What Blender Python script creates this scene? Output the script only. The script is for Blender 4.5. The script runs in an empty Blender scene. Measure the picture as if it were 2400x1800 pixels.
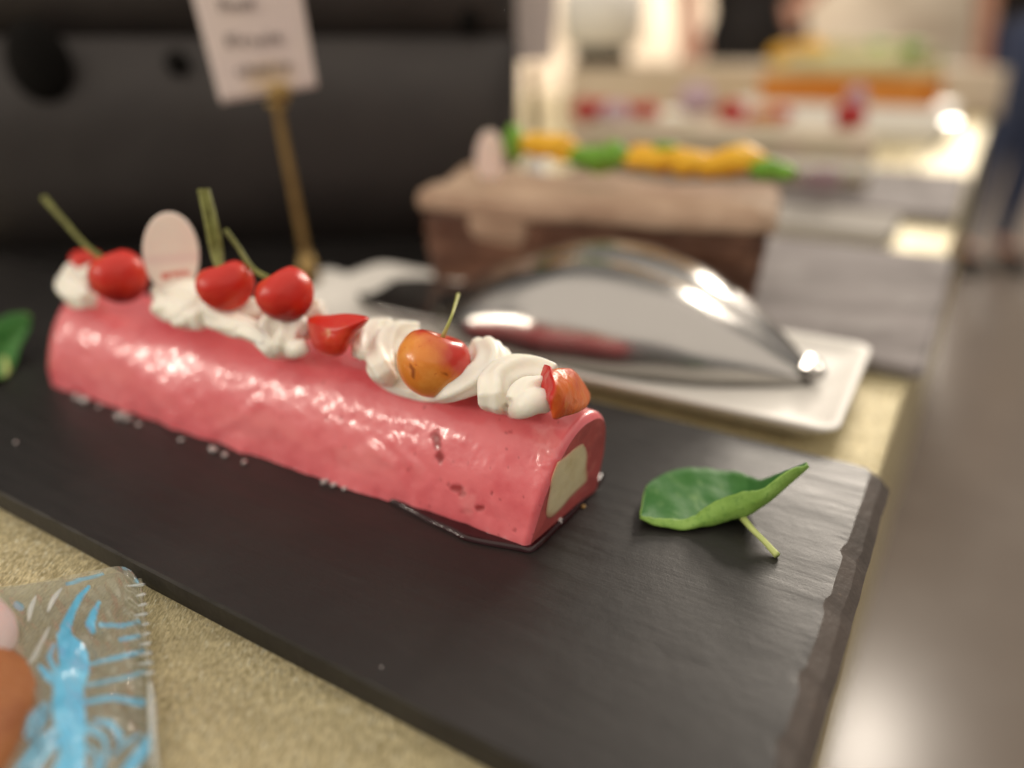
import bpy, bmesh, math, random
import numpy as np
from mathutils import Vector, Matrix, noise as mnoise
ORD = 'first second third fourth fifth sixth seventh eighth ninth tenth eleventh twelfth thirteenth'.split()
random.seed(7); rng = np.random.default_rng(7)
R = math.radians
S = 0.15                       # one working unit = height of the camera over the slate = 15 cm
sc = bpy.context.scene
col = sc.collection

# ------------------------------------------------------------------ camera
PITCH = 24.26
cam_d = bpy.data.cameras.new('camera'); cam = bpy.data.objects.new('camera', cam_d); col.objects.link(cam)
cam.location = (0, 0, S); cam.rotation_euler = (R(90 - PITCH), 0, 0)
cam_d.sensor_width = 36; cam_d.lens = 36 * 1782 / 2400
cam_d.clip_start = .01; cam_d.clip_end = 200
cam_d.dof.use_dof = True
cam_d.dof.focus_distance = 1.575 * S
cam_d.dof.aperture_fstop = 2.45
sc.camera = cam

# ------------------------------------------------------------------ room light and exposure
world = bpy.data.worlds.new('World'); sc.world = world; world.use_nodes = True
bg = world.node_tree.nodes['Background']; bg.inputs[0].default_value = (1.0, .92, .84, 1); bg.inputs[1].default_value = .30
sc.view_settings.view_transform = 'Standard'; sc.view_settings.look = 'None'
sc.view_settings.exposure = .08; sc.view_settings.gamma = 1
sc.cycles.use_denoising = True
sc.cycles.max_bounces = 8
sc.cycles.sample_clamp_indirect = 6
def lamp(name, loc, target, size, power, colr=(1, .89, .76), shape='DISK'):
    d = bpy.data.lights.new(name, 'AREA'); d.shape = shape; d.size = size * S; d.energy = power; d.color = colr
    o = bpy.data.objects.new(name, d); col.objects.link(o)
    o.location = Vector(loc) * S
    o.rotation_euler = (Vector(target) - Vector(loc)).to_track_quat('-Z', 'Y').to_euler()
    return o
lamp('window_lamp', (27.8, 56.8, 18.5), (.8, 1.5, 0), 14.0, 430)                  # low bright opening at the far right
for az, el in ((-96, 13), (-105, 19), (-116, 18)):                                 # row of lamps along the left side of the room
    lamp('wall_lamp', (22 * math.sin(R(az)) - .4, 22 * math.cos(R(az)) + 1.7, 22 * math.tan(R(el)) + .2), (-.4, 1.7, .2), 1.3, 12)
lamp('ceiling_or_fill_lamp', (0.5, -2.0, 13), (0, 2, 0), 42.0, 78)                         # unseen broad fill over the camera, standing in for ceiling light
lamp('ceiling_or_fill_lamp', (12.8, 20.1, 13), (3.2, 5, -5), 2.6, 34)                     # downlight mirrored in the polished floor
lamp('ceiling_or_fill_lamp', (8.0, 55.0, 17), (8, 74, 4), 12.0, 420)  # added lamp, out of view, that brightens the far wall

# ------------------------------------------------------------------ pixel geometry (photo pixels 2400 x 1800 -> points in working units)
F = 1782.; s_, c_ = math.sin(R(PITCH)), math.cos(R(PITCH))
C0 = np.array([0, 0, 1.])
K = 2400 / 2212                # I measured on a 2212 px wide view
def ray(x, y):
    u = (x * K - 1200) / F; v = (y * K - 900) / F
    return np.array([u, c_ - v * s_, -s_ - v * c_])
def PT(x, y, t): return C0 + t * ray(x, y)
def P(x, y, z): r = ray(x, y); return C0 + r * ((z - 1) / r[2])
# table frame: d = away along the table, l = to the left along the slate's long side
TA = np.array([.929, 1.690]); E1 = np.array([.515, .857]); E2 = np.array([-.857, .515])
def T(d, l, z): p = TA + d * E1 + l * E2; return np.array([p[0], p[1], z])
ZT = -.055                     # table top (slate top is z = 0)
# log frame
LA = np.array([-.869, .495]); LA /= np.linalg.norm(LA); LW = np.array([LA[1], -LA[0]])
LO = np.array([.034, 1.3445]) + .151 * LW; LL = 1.82
def LP(s, w, z): p = LO + s * LA + w * LW; return np.array([p[0], p[1], z])
def toL(p): q = np.array(p[:2]) - LO; return q @ LA, q @ LW
def PW(x, y, w):
    r = ray(x, y); t = (w + LO @ LW) / (r[:2] @ LW); return C0 + t * r

# ------------------------------------------------------------------ mesh helpers
def V3(a): return np.asarray(a, float)
class MB:
    def __init__(s): s.v = []; s.f = []; s.mi = []; s.attr = {}
    def add(s, verts, faces, mi=0):
        b = len(s.v); s.v += [tuple(p) for p in verts]; s.f += [tuple(b + i for i in f) for f in faces]; s.mi += [mi] * len(faces)
    def grid(s, pts, closed_u=False, closed_v=False, mi=0, flip=False):
        pts = np.asarray(pts); n, m = pts.shape[:2]; fs = []
        for i in range(n if closed_u else n - 1):
            for j in range(m if closed_v else m - 1):
                a, b, c, d = i * m + j, i * m + (j + 1) % m, ((i + 1) % n) * m + (j + 1) % m, ((i + 1) % n) * m + j
                fs.append((a, d, c, b) if flip else (a, b, c, d))
        s.add(pts.reshape(-1, 3), fs, mi)
    def loft(s, rings, cap0=True, cap1=True, mi=0):
        rings = np.asarray(rings); n, m = rings.shape[:2]; b = len(s.v)
        s.grid(rings, closed_v=True, mi=mi)
        if cap0: s.f.append(tuple(b + j for j in range(m - 1, -1, -1))); s.mi.append(mi)
        if cap1: s.f.append(tuple(b + (n - 1) * m + j for j in range(m))); s.mi.append(mi)
    def tube(s, pts, rad, seg=10, lobes=0, amp=.0, twist=0., mi=0):
        pts = np.asarray(pts, float); n = len(pts)
        rad = np.broadcast_to(np.asarray(rad, float), (n,))
        tan = np.gradient(pts, axis=0); tan /= np.linalg.norm(tan, axis=1)[:, None] + 1e-12
        up = np.array([0, 0, 1.]) if abs(tan[0][2]) < .9 else np.array([1., 0, 0])
        nrm = np.cross(tan[0], np.cross(up, tan[0])); nrm /= np.linalg.norm(nrm)
        rings = []
        for i in range(n):
            nrm = nrm - tan[i] * (nrm @ tan[i]); nrm /= np.linalg.norm(nrm) + 1e-12
            bi = np.cross(tan[i], nrm); ring = []
            for j in range(seg):
                a = 2 * math.pi * j / seg
                rr = rad[i] * (1 + amp * math.cos(lobes * (a + twist * i / n)))
                ring.append(pts[i] + rr * (math.cos(a) * nrm + math.sin(a) * bi))
            rings.append(ring)
        s.loft(rings, mi=mi)
    def box(s, o, a, b, c, mi=0):      # corner + three edge vectors
        o, a, b, c = map(V3, (o, a, b, c))
        vs = [o, o + a, o + a + b, o + b, o + c, o + a + c, o + a + b + c, o + b + c]
        s.add(vs, [(0, 3, 2, 1), (4, 5, 6, 7), (0, 1, 5, 4), (1, 2, 6, 5), (2, 3, 7, 6), (3, 0, 4, 7)], mi)
    def prism(s, outline, zs, mi=0):   # outline list of (x,y); zs list of (z, inset scale about centroid in units)
        o = np.asarray(outline, float); c = o.mean(0); rings = []
        for z, ins in zs:
            d = o - c; L = np.linalg.norm(d, axis=1)[:, None]
            q = c + d * (1 - ins / L); rings.append(np.c_[q, np.full(len(o), z)])
        s.loft(rings, mi=mi)
    def ball(s, c, r, seg=20, rings=12, axes=None, amp=0., fr=3., seed=0, mi=0):
        c = V3(c); r = np.broadcast_to(np.asarray(r, float), (3,)); ax = np.eye(3) if axes is None else axes; g = []
        for i in range(rings + 1):
            th = math.pi * (i + .001) / (rings + .002); row = []
            for j in range(seg):
                ph = 2 * math.pi * j / seg; d = np.array([math.sin(th) * math.cos(ph), math.sin(th) * math.sin(ph), math.cos(th)])
                k = 1 + amp * mnoise.noise(Vector(d * fr) + Vector((seed * 7.1, seed * 3.3, 0)))
                row.append(c + (d * r * k) @ ax)
            g.append(row)
        s.loft(g, mi=mi)

def cr(pts, n=8):                      # catmull-rom through rows of any width
    pts = np.asarray(pts, float); p = np.vstack([2 * pts[0] - pts[1], pts, 2 * pts[-1] - pts[-2]]); out = []
    for i in range(1, len(p) - 2):
        for k in range(n):
            t = k / n
            out.append(.5 * (2 * p[i] + (p[i + 1] - p[i - 1]) * t + (2 * p[i - 1] - 5 * p[i] + 4 * p[i + 1] - p[i + 2]) * t * t + (3 * p[i] - p[i - 1] - 3 * p[i + 1] + p[i + 2]) * t ** 3))
    out.append(pts[-1]); return np.array(out)

def link(name, mb, mats, parent=None, base=None, smooth=True, attrs=None, mods=()):
    me = bpy.data.meshes.new(name)
    if parent is not None: org = np.array(parent['_org'])
    else: org = np.asarray(base, float) if base is not None else np.asarray(mb.v).mean(0)
    vv = (np.asarray(mb.v, float) - org) * S
    me.from_pydata([tuple(p) for p in vv], [], mb.f)
    mats = mats if isinstance(mats, (list, tuple)) else [mats]
    for m in mats: me.materials.append(m)
    if len(mats) > 1: me.polygons.foreach_set('material_index', mb.mi)
    if smooth: me.polygons.foreach_set('use_smooth', [True] * len(me.polygons))
    for k, arr in (attrs or {}).items():
        a = me.attributes.new(k, 'FLOAT', 'POINT'); a.data.foreach_set('value', np.asarray(arr, np.float32))
    me.update()
    o = bpy.data.objects.new(name, me); col.objects.link(o)
    if parent is not None:
        o.parent = parent
        o.location = (0, 0, 0)
    else:
        o.location = Vector(org) * S
    o['_org'] = [float(x) for x in org]
    return o
def sub(name, mb, mats, parent, **kw): return link(name, mb, mats, parent, **kw)
def tag(o, label=None, cat=None, group=None, kind=None):
    for k, v in (('label', label), ('category', cat), ('group', group), ('kind', kind)):
        if v: o[k] = v
    return o
def root(name, base, label, cat, group=None):
    o = bpy.data.objects.new(name, None); col.objects.link(o); o.location = Vector(base) * S
    o.empty_display_size = .02; o['_org'] = [float(x) for x in base]
    return tag(o, label, cat, group)
def bevel(o, w, seg=3, ang=30):
    m = o.modifiers.new('bevel', 'BEVEL'); m.width = w * S; m.segments = seg; m.limit_method = 'ANGLE'; m.angle_limit = R(ang); return o
def subsurf(o, n=1):
    m = o.modifiers.new('sub', 'SUBSURF'); m.levels = n; m.render_levels = n; return o
def fbm(p, sc_=1., oct=3, seed=0):
    v = Vector((p[0] * sc_ + seed * 13.7, p[1] * sc_ + seed * 5.1, p[2] * sc_)); a = 1; t = 0
    for _ in range(oct): t += a * mnoise.noise(v); v = v * 2.03; a *= .5
    return t

# ------------------------------------------------------------------ materials
def mat(name, base, rough=.5, metal=0., spec=.5, coat=0., sss=0., sssr=(.01, .004, .003), trans=0., alpha=1.,
        vary=None, bump=(), attr=(), rvary=None, sheen=0., coord='Object', backrough=None):
    m = bpy.data.materials.new(name); m.use_nodes = True; nt = m.node_tree; N = nt.nodes; L = nt.links
    b = N['Principled BSDF']
    def setin(k, v):
        if k in b.inputs: b.inputs[k].default_value = v
    setin('Base Color', (*base, 1)); setin('Roughness', rough); setin('Metallic', metal); setin('Specular IOR Level', spec)
    setin('Coat Weight', coat); setin('Coat Roughness', .13); setin('Transmission Weight', trans); setin('Alpha', alpha)
    setin('Sheen Weight', sheen)
    if sss: setin('Subsurface Weight', sss); setin('Subsurface Radius', sssr); setin('Subsurface Scale', 1.0)
    tc = N.new('ShaderNodeTexCoord')
    def noise_tex(scale, stretch=(1, 1, 1), detail=4, rot=(0, 0, 0), rough_=.55):
        mp = N.new('ShaderNodeMapping'); mp.inputs['Scale'].default_value = stretch; mp.inputs['Rotation'].default_value = rot
        mp.vector_type = 'TEXTURE' if rot != (0, 0, 0) else 'POINT'
        if rot != (0, 0, 0):
            mp.inputs['Scale'].default_value = tuple(1 / s for s in stretch)
        L.new(tc.outputs[coord], mp.inputs[0]); t = N.new('ShaderNodeTexNoise'); t.inputs['Scale'].default_value = scale
        t.inputs['Detail'].default_value = detail; t.inputs['Roughness'].default_value = rough_; L.new(mp.outputs[0], t.inputs[0]); return t.outputs[0]
    def ramp(src, lo, hi):
        r = N.new('ShaderNodeMapRange'); r.inputs[1].default_value = lo; r.inputs[2].default_value = hi; r.clamp = True; L.new(src, r.inputs[0]); return r.outputs[0]
    c = None
    for item in (vary or []):           # (scale, colour, lo, hi[, stretch, rot])
        t = noise_tex(item[0], *(item[4:5] or [(1, 1, 1)]), 4, *(item[5:6] or [(0, 0, 0)]))
        f = ramp(t, item[2], item[3]); mx = N.new('ShaderNodeMix'); mx.data_type = 'RGBA'
        L.new(f, mx.inputs[0])
        if c is None: mx.inputs[6].default_value = (*base, 1)
        else: L.new(c, mx.inputs[6])
        mx.inputs[7].default_value = (*item[1], 1); c = mx.outputs[2]
    for nm, colr in attr:
        a = N.new('ShaderNodeAttribute'); a.attribute_name = nm; mx = N.new('ShaderNodeMix'); mx.data_type = 'RGBA'
        L.new(a.outputs['Fac'], mx.inputs[0])
        if c is None: mx.inputs[6].default_value = (*base, 1)
        else: L.new(c, mx.inputs[6])
        mx.inputs[7].default_value = (*colr, 1); c = mx.outputs[2]
    if c is not None: L.new(c, b.inputs['Base Color'])
    if rvary:                            # (scale, lo rough, hi rough, stretch, rot)
        t = noise_tex(rvary[0], *(rvary[3:4] or [(1, 1, 1)]), 5, *(rvary[4:5] or [(0, 0, 0)]))
        r = N.new('ShaderNodeMapRange'); r.inputs[1].default_value = .3; r.inputs[2].default_value = .7
        r.inputs[3].default_value = rvary[1]; r.inputs[4].default_value = rvary[2]; L.new(t, r.inputs[0]); L.new(r.outputs[0], b.inputs['Roughness'])
    last = None
    for it in bump:                      # (scale, strength, distance m, stretch, rot)
        t = noise_tex(it[0], *(it[3:4] or [(1, 1, 1)]), 4, *(it[4:5] or [(0, 0, 0)]))
        bn = N.new('ShaderNodeBump'); bn.inputs['Strength'].default_value = it[1]; bn.inputs['Distance'].default_value = it[2]
        L.new(t, bn.inputs['Height'])
        if last: L.new(last, bn.inputs['Normal'])
        last = bn.outputs[0]
    if last: L.new(last, b.inputs['Normal'])
    return m

ANG = math.atan2(E2[1], E2[0])          # direction of the slate's long side
M = {}
M['slate'] = mat('slate', (.010, .0088, .0084), rough=.43, spec=.46,
                 vary=[(16, (.016, .014, .013), .45, .7), (500, (.018, .016, .015), .60, .80, (.12, 1, 1), (0, 0, ANG))],
                 rvary=(300, .38, .52, (.1, 1, 1), (0, 0, ANG)),
                 bump=[(900, .11, .0005, (.12, 1, 1), (0, 0, ANG)), (60, .14, .002), (1800, .16, .0003)])
M['slate_edge'] = mat('slate_edge', (.034, .031, .026), rough=.6, spec=.2, vary=[(60, (.026, .023, .02), .4, .65)], bump=[(90, .3, .003), (600, .3, .0006)])
M['slate_cleft_lit'] = mat('slate_cleft_lit', (.085, .068, .058), rough=.5, spec=.4, vary=[(50, (.06, .049, .042), .4, .65), (300, (.17, .12, .09), .66, .80)], bump=[(90, .3, .003), (500, .3, .0006)])  # paler copy of the edge stone: room light on the chipped right side painted in
M['gold_cloth'] = mat('gold_cloth', (.88, .77, .47), rough=.38, metal=.35, vary=[(2000, (.46, .385, .20), .40, .60, (1, .22, 1)), (1500, (1.0, .96, .74), .59, .66, (1, .25, 1)), (18, (.60, .52, .30), .45, .7)],  # fine bright flecks paint the thread glints into the cloth colour
                      bump=[(3000, 1.0, .0009, (1, .25, 1)), (900, .5, .0008, (1, .4, 1)), (22, .5, .012)])
M['pink_glaze'] = mat('pink_glaze', (.75, .140, .162), rough=.36, spec=.5, coat=.5, sss=.35, sssr=(.006, .002, .0018),
                      vary=[(26, (.79, .185, .20), .42, .66), (70, (.69, .11, .13), .50, .72)], attr=[('juice', (.30, .012, .014)), ('pale', (.80, .27, .27))],
                      bump=[(45, .08, .003), (300, .15, .0010), (1100, .10, .0003)])
M['pink_mousse'] = mat('pink_mousse', (.50, .10, .095), rough=.55, spec=.3, sss=.3, sssr=(.005, .002, .0015), vary=[(60, (.36, .075, .075), .40, .66), (200, (.58, .17, .15), .55, .75)],
                       bump=[(240, .35, .0012), (60, .25, .002)])
M['cream_core'] = mat('cream_core', (.72, .61, .38), rough=.6, spec=.3, sss=.3, sssr=(.004, .003, .002), vary=[(160, (.64, .52, .30), .45, .7)], attr=[('rim', (.50, .16, .12))], bump=[(300, .25, .0010), (90, .2, .002)])
M['cream'] = mat('cream', (.89, .86, .76), rough=.40, spec=.4, sss=.4, sssr=(.004, .0032, .002), bump=[(240, .10, .0012), (900, .10, .0004)])
M['syrup'] = mat('syrup', (.022, .002, .004), rough=.10, spec=.45, coat=.0, bump=[(120, .12, .002)])
M['crumb'] = mat('crumb', (.62, .60, .58), rough=.18, spec=.7, trans=.35, vary=[(600, (.4, .3, .3), .5, .7)])
M['gold_crumb'] = mat('gold_crumb', (.50, .30, .08), rough=.4, vary=[(900, (.3, .16, .04), .5, .7)])
M['cherry_orange'] = mat('cherry_orange', (.72, .235, .03), rough=.28, spec=.45, coat=.15, sss=.25, sssr=(.004, .0015, .0006),
                         vary=[(120, (.78, .32, .06), .45, .65), (700, (.60, .14, .02), .62, .74)], attr=[('blush', (.52, .028, .016)), ('spot', (.30, .065, .008))], bump=[(90, .10, .002), (1100, .06, .0002)])
M['cherry_red'] = mat('cherry_red', (.58, .024, .014), rough=.34, spec=.4, coat=.0, sss=.2, sssr=(.003, .001, .0006), vary=[(80, (.62, .05, .015), .45, .65)],
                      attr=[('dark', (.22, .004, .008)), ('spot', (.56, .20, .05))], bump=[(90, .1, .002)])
M['stem'] = mat('stem', (.20, .21, .055), rough=.55, spec=.3, vary=[(220, (.13, .13, .03), .4, .6)], bump=[(500, .3, .0005)])
M['leaf_top'] = mat('leaf_top', (.036, .155, .028), rough=.6, spec=.22, sheen=.1, vary=[(120, (.045, .17, .03), .4, .65)], attr=[('vein', (.16, .30, .10))],
                    bump=[(260, .35, .001), (1200, .15, .0003)])
M['leaf_under'] = mat('leaf_under', (.20, .36, .065), rough=.55, spec=.3, vary=[(150, (.26, .43, .10), .4, .65), (600, (.15, .30, .05), .5, .7)], attr=[('vein', (.10, .24, .04))], bump=[(300, .4, .001)])
M['pale_stem'] = mat('pale_stem', (.42, .42, .14), rough=.5, spec=.3, vary=[(220, (.34, .36, .10), .4, .6)])
M['leaf_stem'] = mat('leaf_stem', (.50, .55, .20), rough=.45, vary=[(200, (.42, .50, .16), .4, .6)])
M['white_choc'] = mat('white_choc', (.84, .70, .62), rough=.45, spec=.35, sss=.2, vary=[(40, (.80, .62, .56), .45, .7)], attr=[('print', (.60, .10, .07)), ('pinkish', (.74, .52, .50))])
M['porcelain'] = mat('porcelain', (.78, .755, .70), rough=.5, spec=.3, coat=.0, vary=[(12, (.74, .715, .66), .4, .7)])
M['steel'] = mat('steel', (.42, .405, .385), rough=.2, metal=1, rvary=(60, .17, .27))
M['card'] = mat('card', (.72, .62, .58), rough=.6, vary=[(60, (.76, .66, .60), .4, .7)], attr=[('tint', (.60, .45, .25))])
M['ink'] = mat('ink', (.16, .13, .12), rough=.6)
M['gold_metal'] = mat('gold_metal', (.34, .23, .085), rough=.45, metal=.7, vary=[(70, (.24, .15, .05), .4, .7)])
M['leather'] = mat('leather', (.030, .025, .023), rough=.55, spec=.4, vary=[(14, (.038, .032, .029), .4, .7)], bump=[(120, .3, .002)])
M['matte_black'] = mat('matte_black', (.004, .0035, .003), rough=.8, spec=.1, vary=[(50, (.007, .006, .005), .4, .7)])
M['black_cloth'] = mat('black_cloth', (.008, .007, .0065), rough=.9, spec=.1, vary=[(30, (.013, .011, .010), .4, .7)], bump=[(900, .3, .0005)])
M['choc'] = mat('choc', (.095, .042, .024), rough=.45, spec=.4, vary=[(30, (.20, .10, .06), .48, .66, (1, 1, 3)), (90, (.08, .03, .015), .5, .7)], bump=[(70, .5, .004)])
M['choc_cream'] = mat('choc_cream', (.36, .245, .17), rough=.8, spec=.15, vary=[(40, (.46, .33, .235), .42, .66)], bump=[(45, .4, .005)])
M['mango'] = mat('mango', (.80, .46, .03), rough=.55, spec=.3, vary=[(60, (.80, .36, .03), .42, .68)], bump=[(80, .3, .003)])
M['green_fruit'] = mat('green_fruit', (.14, .33, .03), rough=.55, spec=.3, vary=[(60, (.30, .42, .08), .45, .65)], bump=[(80, .3, .003)])
M['sheen_grey_tray'] = mat('sheen_grey_tray', (.27, .245, .24), rough=.8, spec=.12, vary=[(9, (.19, .17, .165), .42, .62, (1, 3, 1)), (50, (.30, .28, .27), .5, .7)])  # pale matte grey paints in the lamp sheen of the slate under the chocolate cake
M['grey_plate'] = mat('grey_plate', (.42, .395, .36), rough=.85, spec=.1, vary=[(14, (.36, .335, .30), .4, .7)])
M['pale_cake'] = mat('pale_cake', (.50, .43, .31), rough=.85, spec=.1, vary=[(30, (.58, .44, .36), .45, .7)], bump=[(40, .4, .005)])
M['berry'] = mat('berry', (.48, .035, .03), rough=.6, spec=.25, vary=[(60, (.36, .02, .03), .4, .7)], bump=[(260, .4, .002)])
M['lilac'] = mat('lilac', (.50, .36, .42), rough=.9, spec=.1, vary=[(60, (.58, .46, .50), .4, .7)])
M['purple_berry'] = mat('purple_berry', (.27, .18, .20), rough=.8, spec=.1, vary=[(60, (.34, .26, .25), .4, .7)])
M['orange_cake'] = mat('orange_cake', (.52, .17, .025), rough=.8, spec=.15, vary=[(30, (.60, .26, .06), .42, .66)], bump=[(40, .4, .005)])
M['salad'] = mat('salad', (.50, .46, .27), rough=.85, spec=.1, vary=[(30, (.60, .55, .30), .42, .6)], bump=[(40, .5, .006)])
M['wall'] = mat('wall', (.60, .52, .41), rough=.8, vary=[(1.2, (.44, .36, .27), .4, .65)], bump=[(60, .1, .003)])
M['riser_cloth'] = mat('riser_cloth', (.50, .40, .28), rough=.8, vary=[(3, (.58, .48, .36), .42, .62)], bump=[(12, .4, .02)])
M['floor'] = mat('floor', (.20, .165, .138), rough=.24, spec=.4, vary=[(1.6, (.175, .143, .12), .42, .62), (9, (.22, .185, .158), .45, .7)])
M['skin'] = mat('skin', (.55, .28, .18), rough=.5, sss=.1, vary=[(20, (.48, .22, .14), .4, .7)])
M['black_wear'] = mat('black_wear', (.010, .008, .008), rough=.8, vary=[(20, (.018, .014, .013), .4, .7)], bump=[(60, .3, .004)])
M['jeans'] = mat('jeans', (.040, .056, .115), rough=.85, vary=[(14, (.065, .08, .13), .4, .7)], bump=[(400, .3, .001)])
M['hair'] = mat('hair', (.012, .009, .007), rough=.5, vary=[(120, (.03, .02, .015), .4, .7, (1, 1, .1))])
M['sponge'] = mat('sponge', (.36, .13, .035), rough=.6, vary=[(90, (.28, .085, .02), .42, .66), (600, (.44, .19, .06), .55, .75)], bump=[(300, .5, .0015)])
M['icing'] = mat('icing', (.74, .58, .56), rough=.4, sss=.3, vary=[(50, (.76, .64, .62), .4, .7)])
M['petal'] = mat('petal', (.66, .14, .02), rough=.34, spec=.35, coat=.05, sss=.3, sssr=(.004, .0012, .0004), vary=[(60, (.55, .065, .015), .45, .62), (180, (.66, .22, .04), .52, .72)],
                 attr=[('redface', (.50, .008, .008))], bump=[(70, .5, .004), (260, .2, .001)])

# transparent printed film
def film_mat():
    m = bpy.data.materials.new('printed_film'); m.use_nodes = True; nt = m.node_tree; N = nt.nodes; L = nt.links
    for n in list(N): N.remove(n)
    out = N.new('ShaderNodeOutputMaterial'); tr = N.new('ShaderNodeBsdfTransparent'); tr.inputs[0].default_value = (.86, .87, .80, 1)
    gl = N.new('ShaderNodeBsdfGlossy'); gl.inputs[0].default_value = (1, 1, 1, 1); gl.inputs[1].default_value = .10
    df = N.new('ShaderNodeBsdfDiffuse'); df.inputs[0].default_value = (.62, .60, .47, 1)
    lw = N.new('ShaderNodeLayerWeight'); lw.inputs[0].default_value = .35
    ad = N.new('ShaderNodeMath'); ad.operation = 'MULTIPLY_ADD'; ad.inputs[1].default_value = .40; ad.inputs[2].default_value = .05; L.new(lw.outputs[0], ad.inputs[0])
    m1 = N.new('ShaderNodeMixShader'); m1.inputs[0].default_value = .30; L.new(tr.outputs[0], m1.inputs[1]); L.new(df.outputs[0], m1.inputs[2])
    at = N.new('ShaderNodeAttribute'); at.attribute_name = 'print'
    bl = N.new('ShaderNodeBsdfPrincipled'); bl.inputs['Base Color'].default_value = (.08, .48, .76, 1); bl.inputs['Roughness'].default_value = .25
    tc = N.new('ShaderNodeTexCoord'); nz = N.new('ShaderNodeTexNoise'); nz.inputs['Scale'].default_value = 90; L.new(tc.outputs['Object'], nz.inputs[0])
    mx = N.new('ShaderNodeMix'); mx.data_type = 'RGBA'; mx.inputs[6].default_value = (.06, .46, .80, 1); mx.inputs[7].default_value = (.22, .62, .84, 1); L.new(nz.outputs[0], mx.inputs[0]); L.new(mx.outputs[2], bl.inputs['Base Color'])
    m2 = N.new('ShaderNodeMixShader'); L.new(at.outputs['Fac'], m2.inputs[0]); L.new(m1.outputs[0], m2.inputs[1]); L.new(bl.outputs[0], m2.inputs[2])
    m3 = N.new('ShaderNodeMixShader'); L.new(ad.outputs[0], m3.inputs[0]); L.new(m2.outputs[0], m3.inputs[1]); L.new(gl.outputs[0], m3.inputs[2])
    bn = N.new('ShaderNodeBump'); bn.inputs['Strength'].default_value = .12; bn.inputs['Distance'].default_value = .002
    n2 = N.new('ShaderNodeTexNoise'); n2.inputs['Scale'].default_value = 130; L.new(tc.outputs['Object'], n2.inputs[0]); L.new(n2.outputs[0], bn.inputs['Height']); L.new(bn.outputs[0], gl.inputs['Normal'])
    L.new(m3.outputs[0], out.inputs[0]); return m
M['film'] = film_mat()
M['glint_plastic'] = mat('glint_plastic', (.80, .84, .82), rough=.16, spec=.8, alpha=.45, vary=[(300, (.62, .72, .74), .45, .65)])

# ------------------------------------------------------------------ the setting: floor, wall, table
mb = MB(); mb.grid([[(x, y, -5.0) for x in np.linspace(-60, 90, 5)] for y in np.linspace(-30, 90, 5)], flip=True)
tag(link('floor', mb, M['floor'], base=(0, 0, -5)), kind='structure')
mb = MB(); mb.box((-90, 74, -5), (240, 0, 0), (0, 1, 0), (0, 0, 30)); tag(link('wall', mb, M['wall'], base=(0, 74, -5), smooth=False), 'plain beige wall at the far end of the room', 'wall', kind='structure')

# table: gold cloth with a drape over the edges
rt = root('buffet_table', T(4, 3, -5), 'long buffet table under a shimmering gold cloth', 'table')
d0, d1, l0, l1 = -2.4, 15., -.014, 9.
mb = MB()
nd, nl = 60, 40; ins = .03
rows = []
def tabpt(d, l):
    z = ZT + .004 * fbm((d, l, 0), 1.1, 2, 3)
    return T(d, l, min(z, ZT + .001))
mb.grid([[tabpt(d, l) for l in np.linspace(l0 + .012, l1, nl)] for d in np.linspace(d0, d1, nd)])
b1 = []
for d in np.linspace(d0, d1, 160):
    wv = .05 * math.sin(d * 3.1) + .03 * math.sin(d * 7.3 + 1)
    b1.append([T(d, l0 + .012, ZT - .001), T(d, l0 + .002, ZT - .004), T(d, l0, ZT - .02), T(d, l0 + .01, ZT - .5), T(d, l0 + .06 - max(wv, -.05), ZT - 2.0), T(d, l0 + .10 - max(wv, -.09), -4.85)])
mb.grid(b1)
sub('cloth', mb, M['gold_cloth'], rt)
mb = MB()
for dd in (-2.2, 6.3, 14.7):
    for ll in (.4, 8.7): mb2 = MB(); mb2.tube([T(dd, ll, -5), T(dd, ll, ZT - .12)], .12, 10); sub('leg', mb2, M['steel'], rt)
mb.box(T(d0 + .05, l0 + .12, ZT - .14), (E1[0] * 17.2, E1[1] * 17.2, 0), (E2[0] * 8.8, E2[1] * 8.8, 0), (0, 0, .11)); sub('tabletop', mb, M['black_cloth'], rt, smooth=False)

# black runner lying on the back-left part of the table
mb = MB(); mb.grid([[T(d, l, ZT + .012 + .004 * fbm((d, l, 1), 1.6, 2, 5)) for l in np.linspace(1.98, 8.9, 50)] for d in np.linspace(.02, 2.75, 24)])
o = link('table_runner', mb, M['black_cloth'], base=T(.5, 4, ZT)); tag(o, 'black cloth runner spread on the table behind the pink roll cake', 'table runner')
o.modifiers.new('thick', 'SOLIDIFY').thickness = .006 * S

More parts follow.
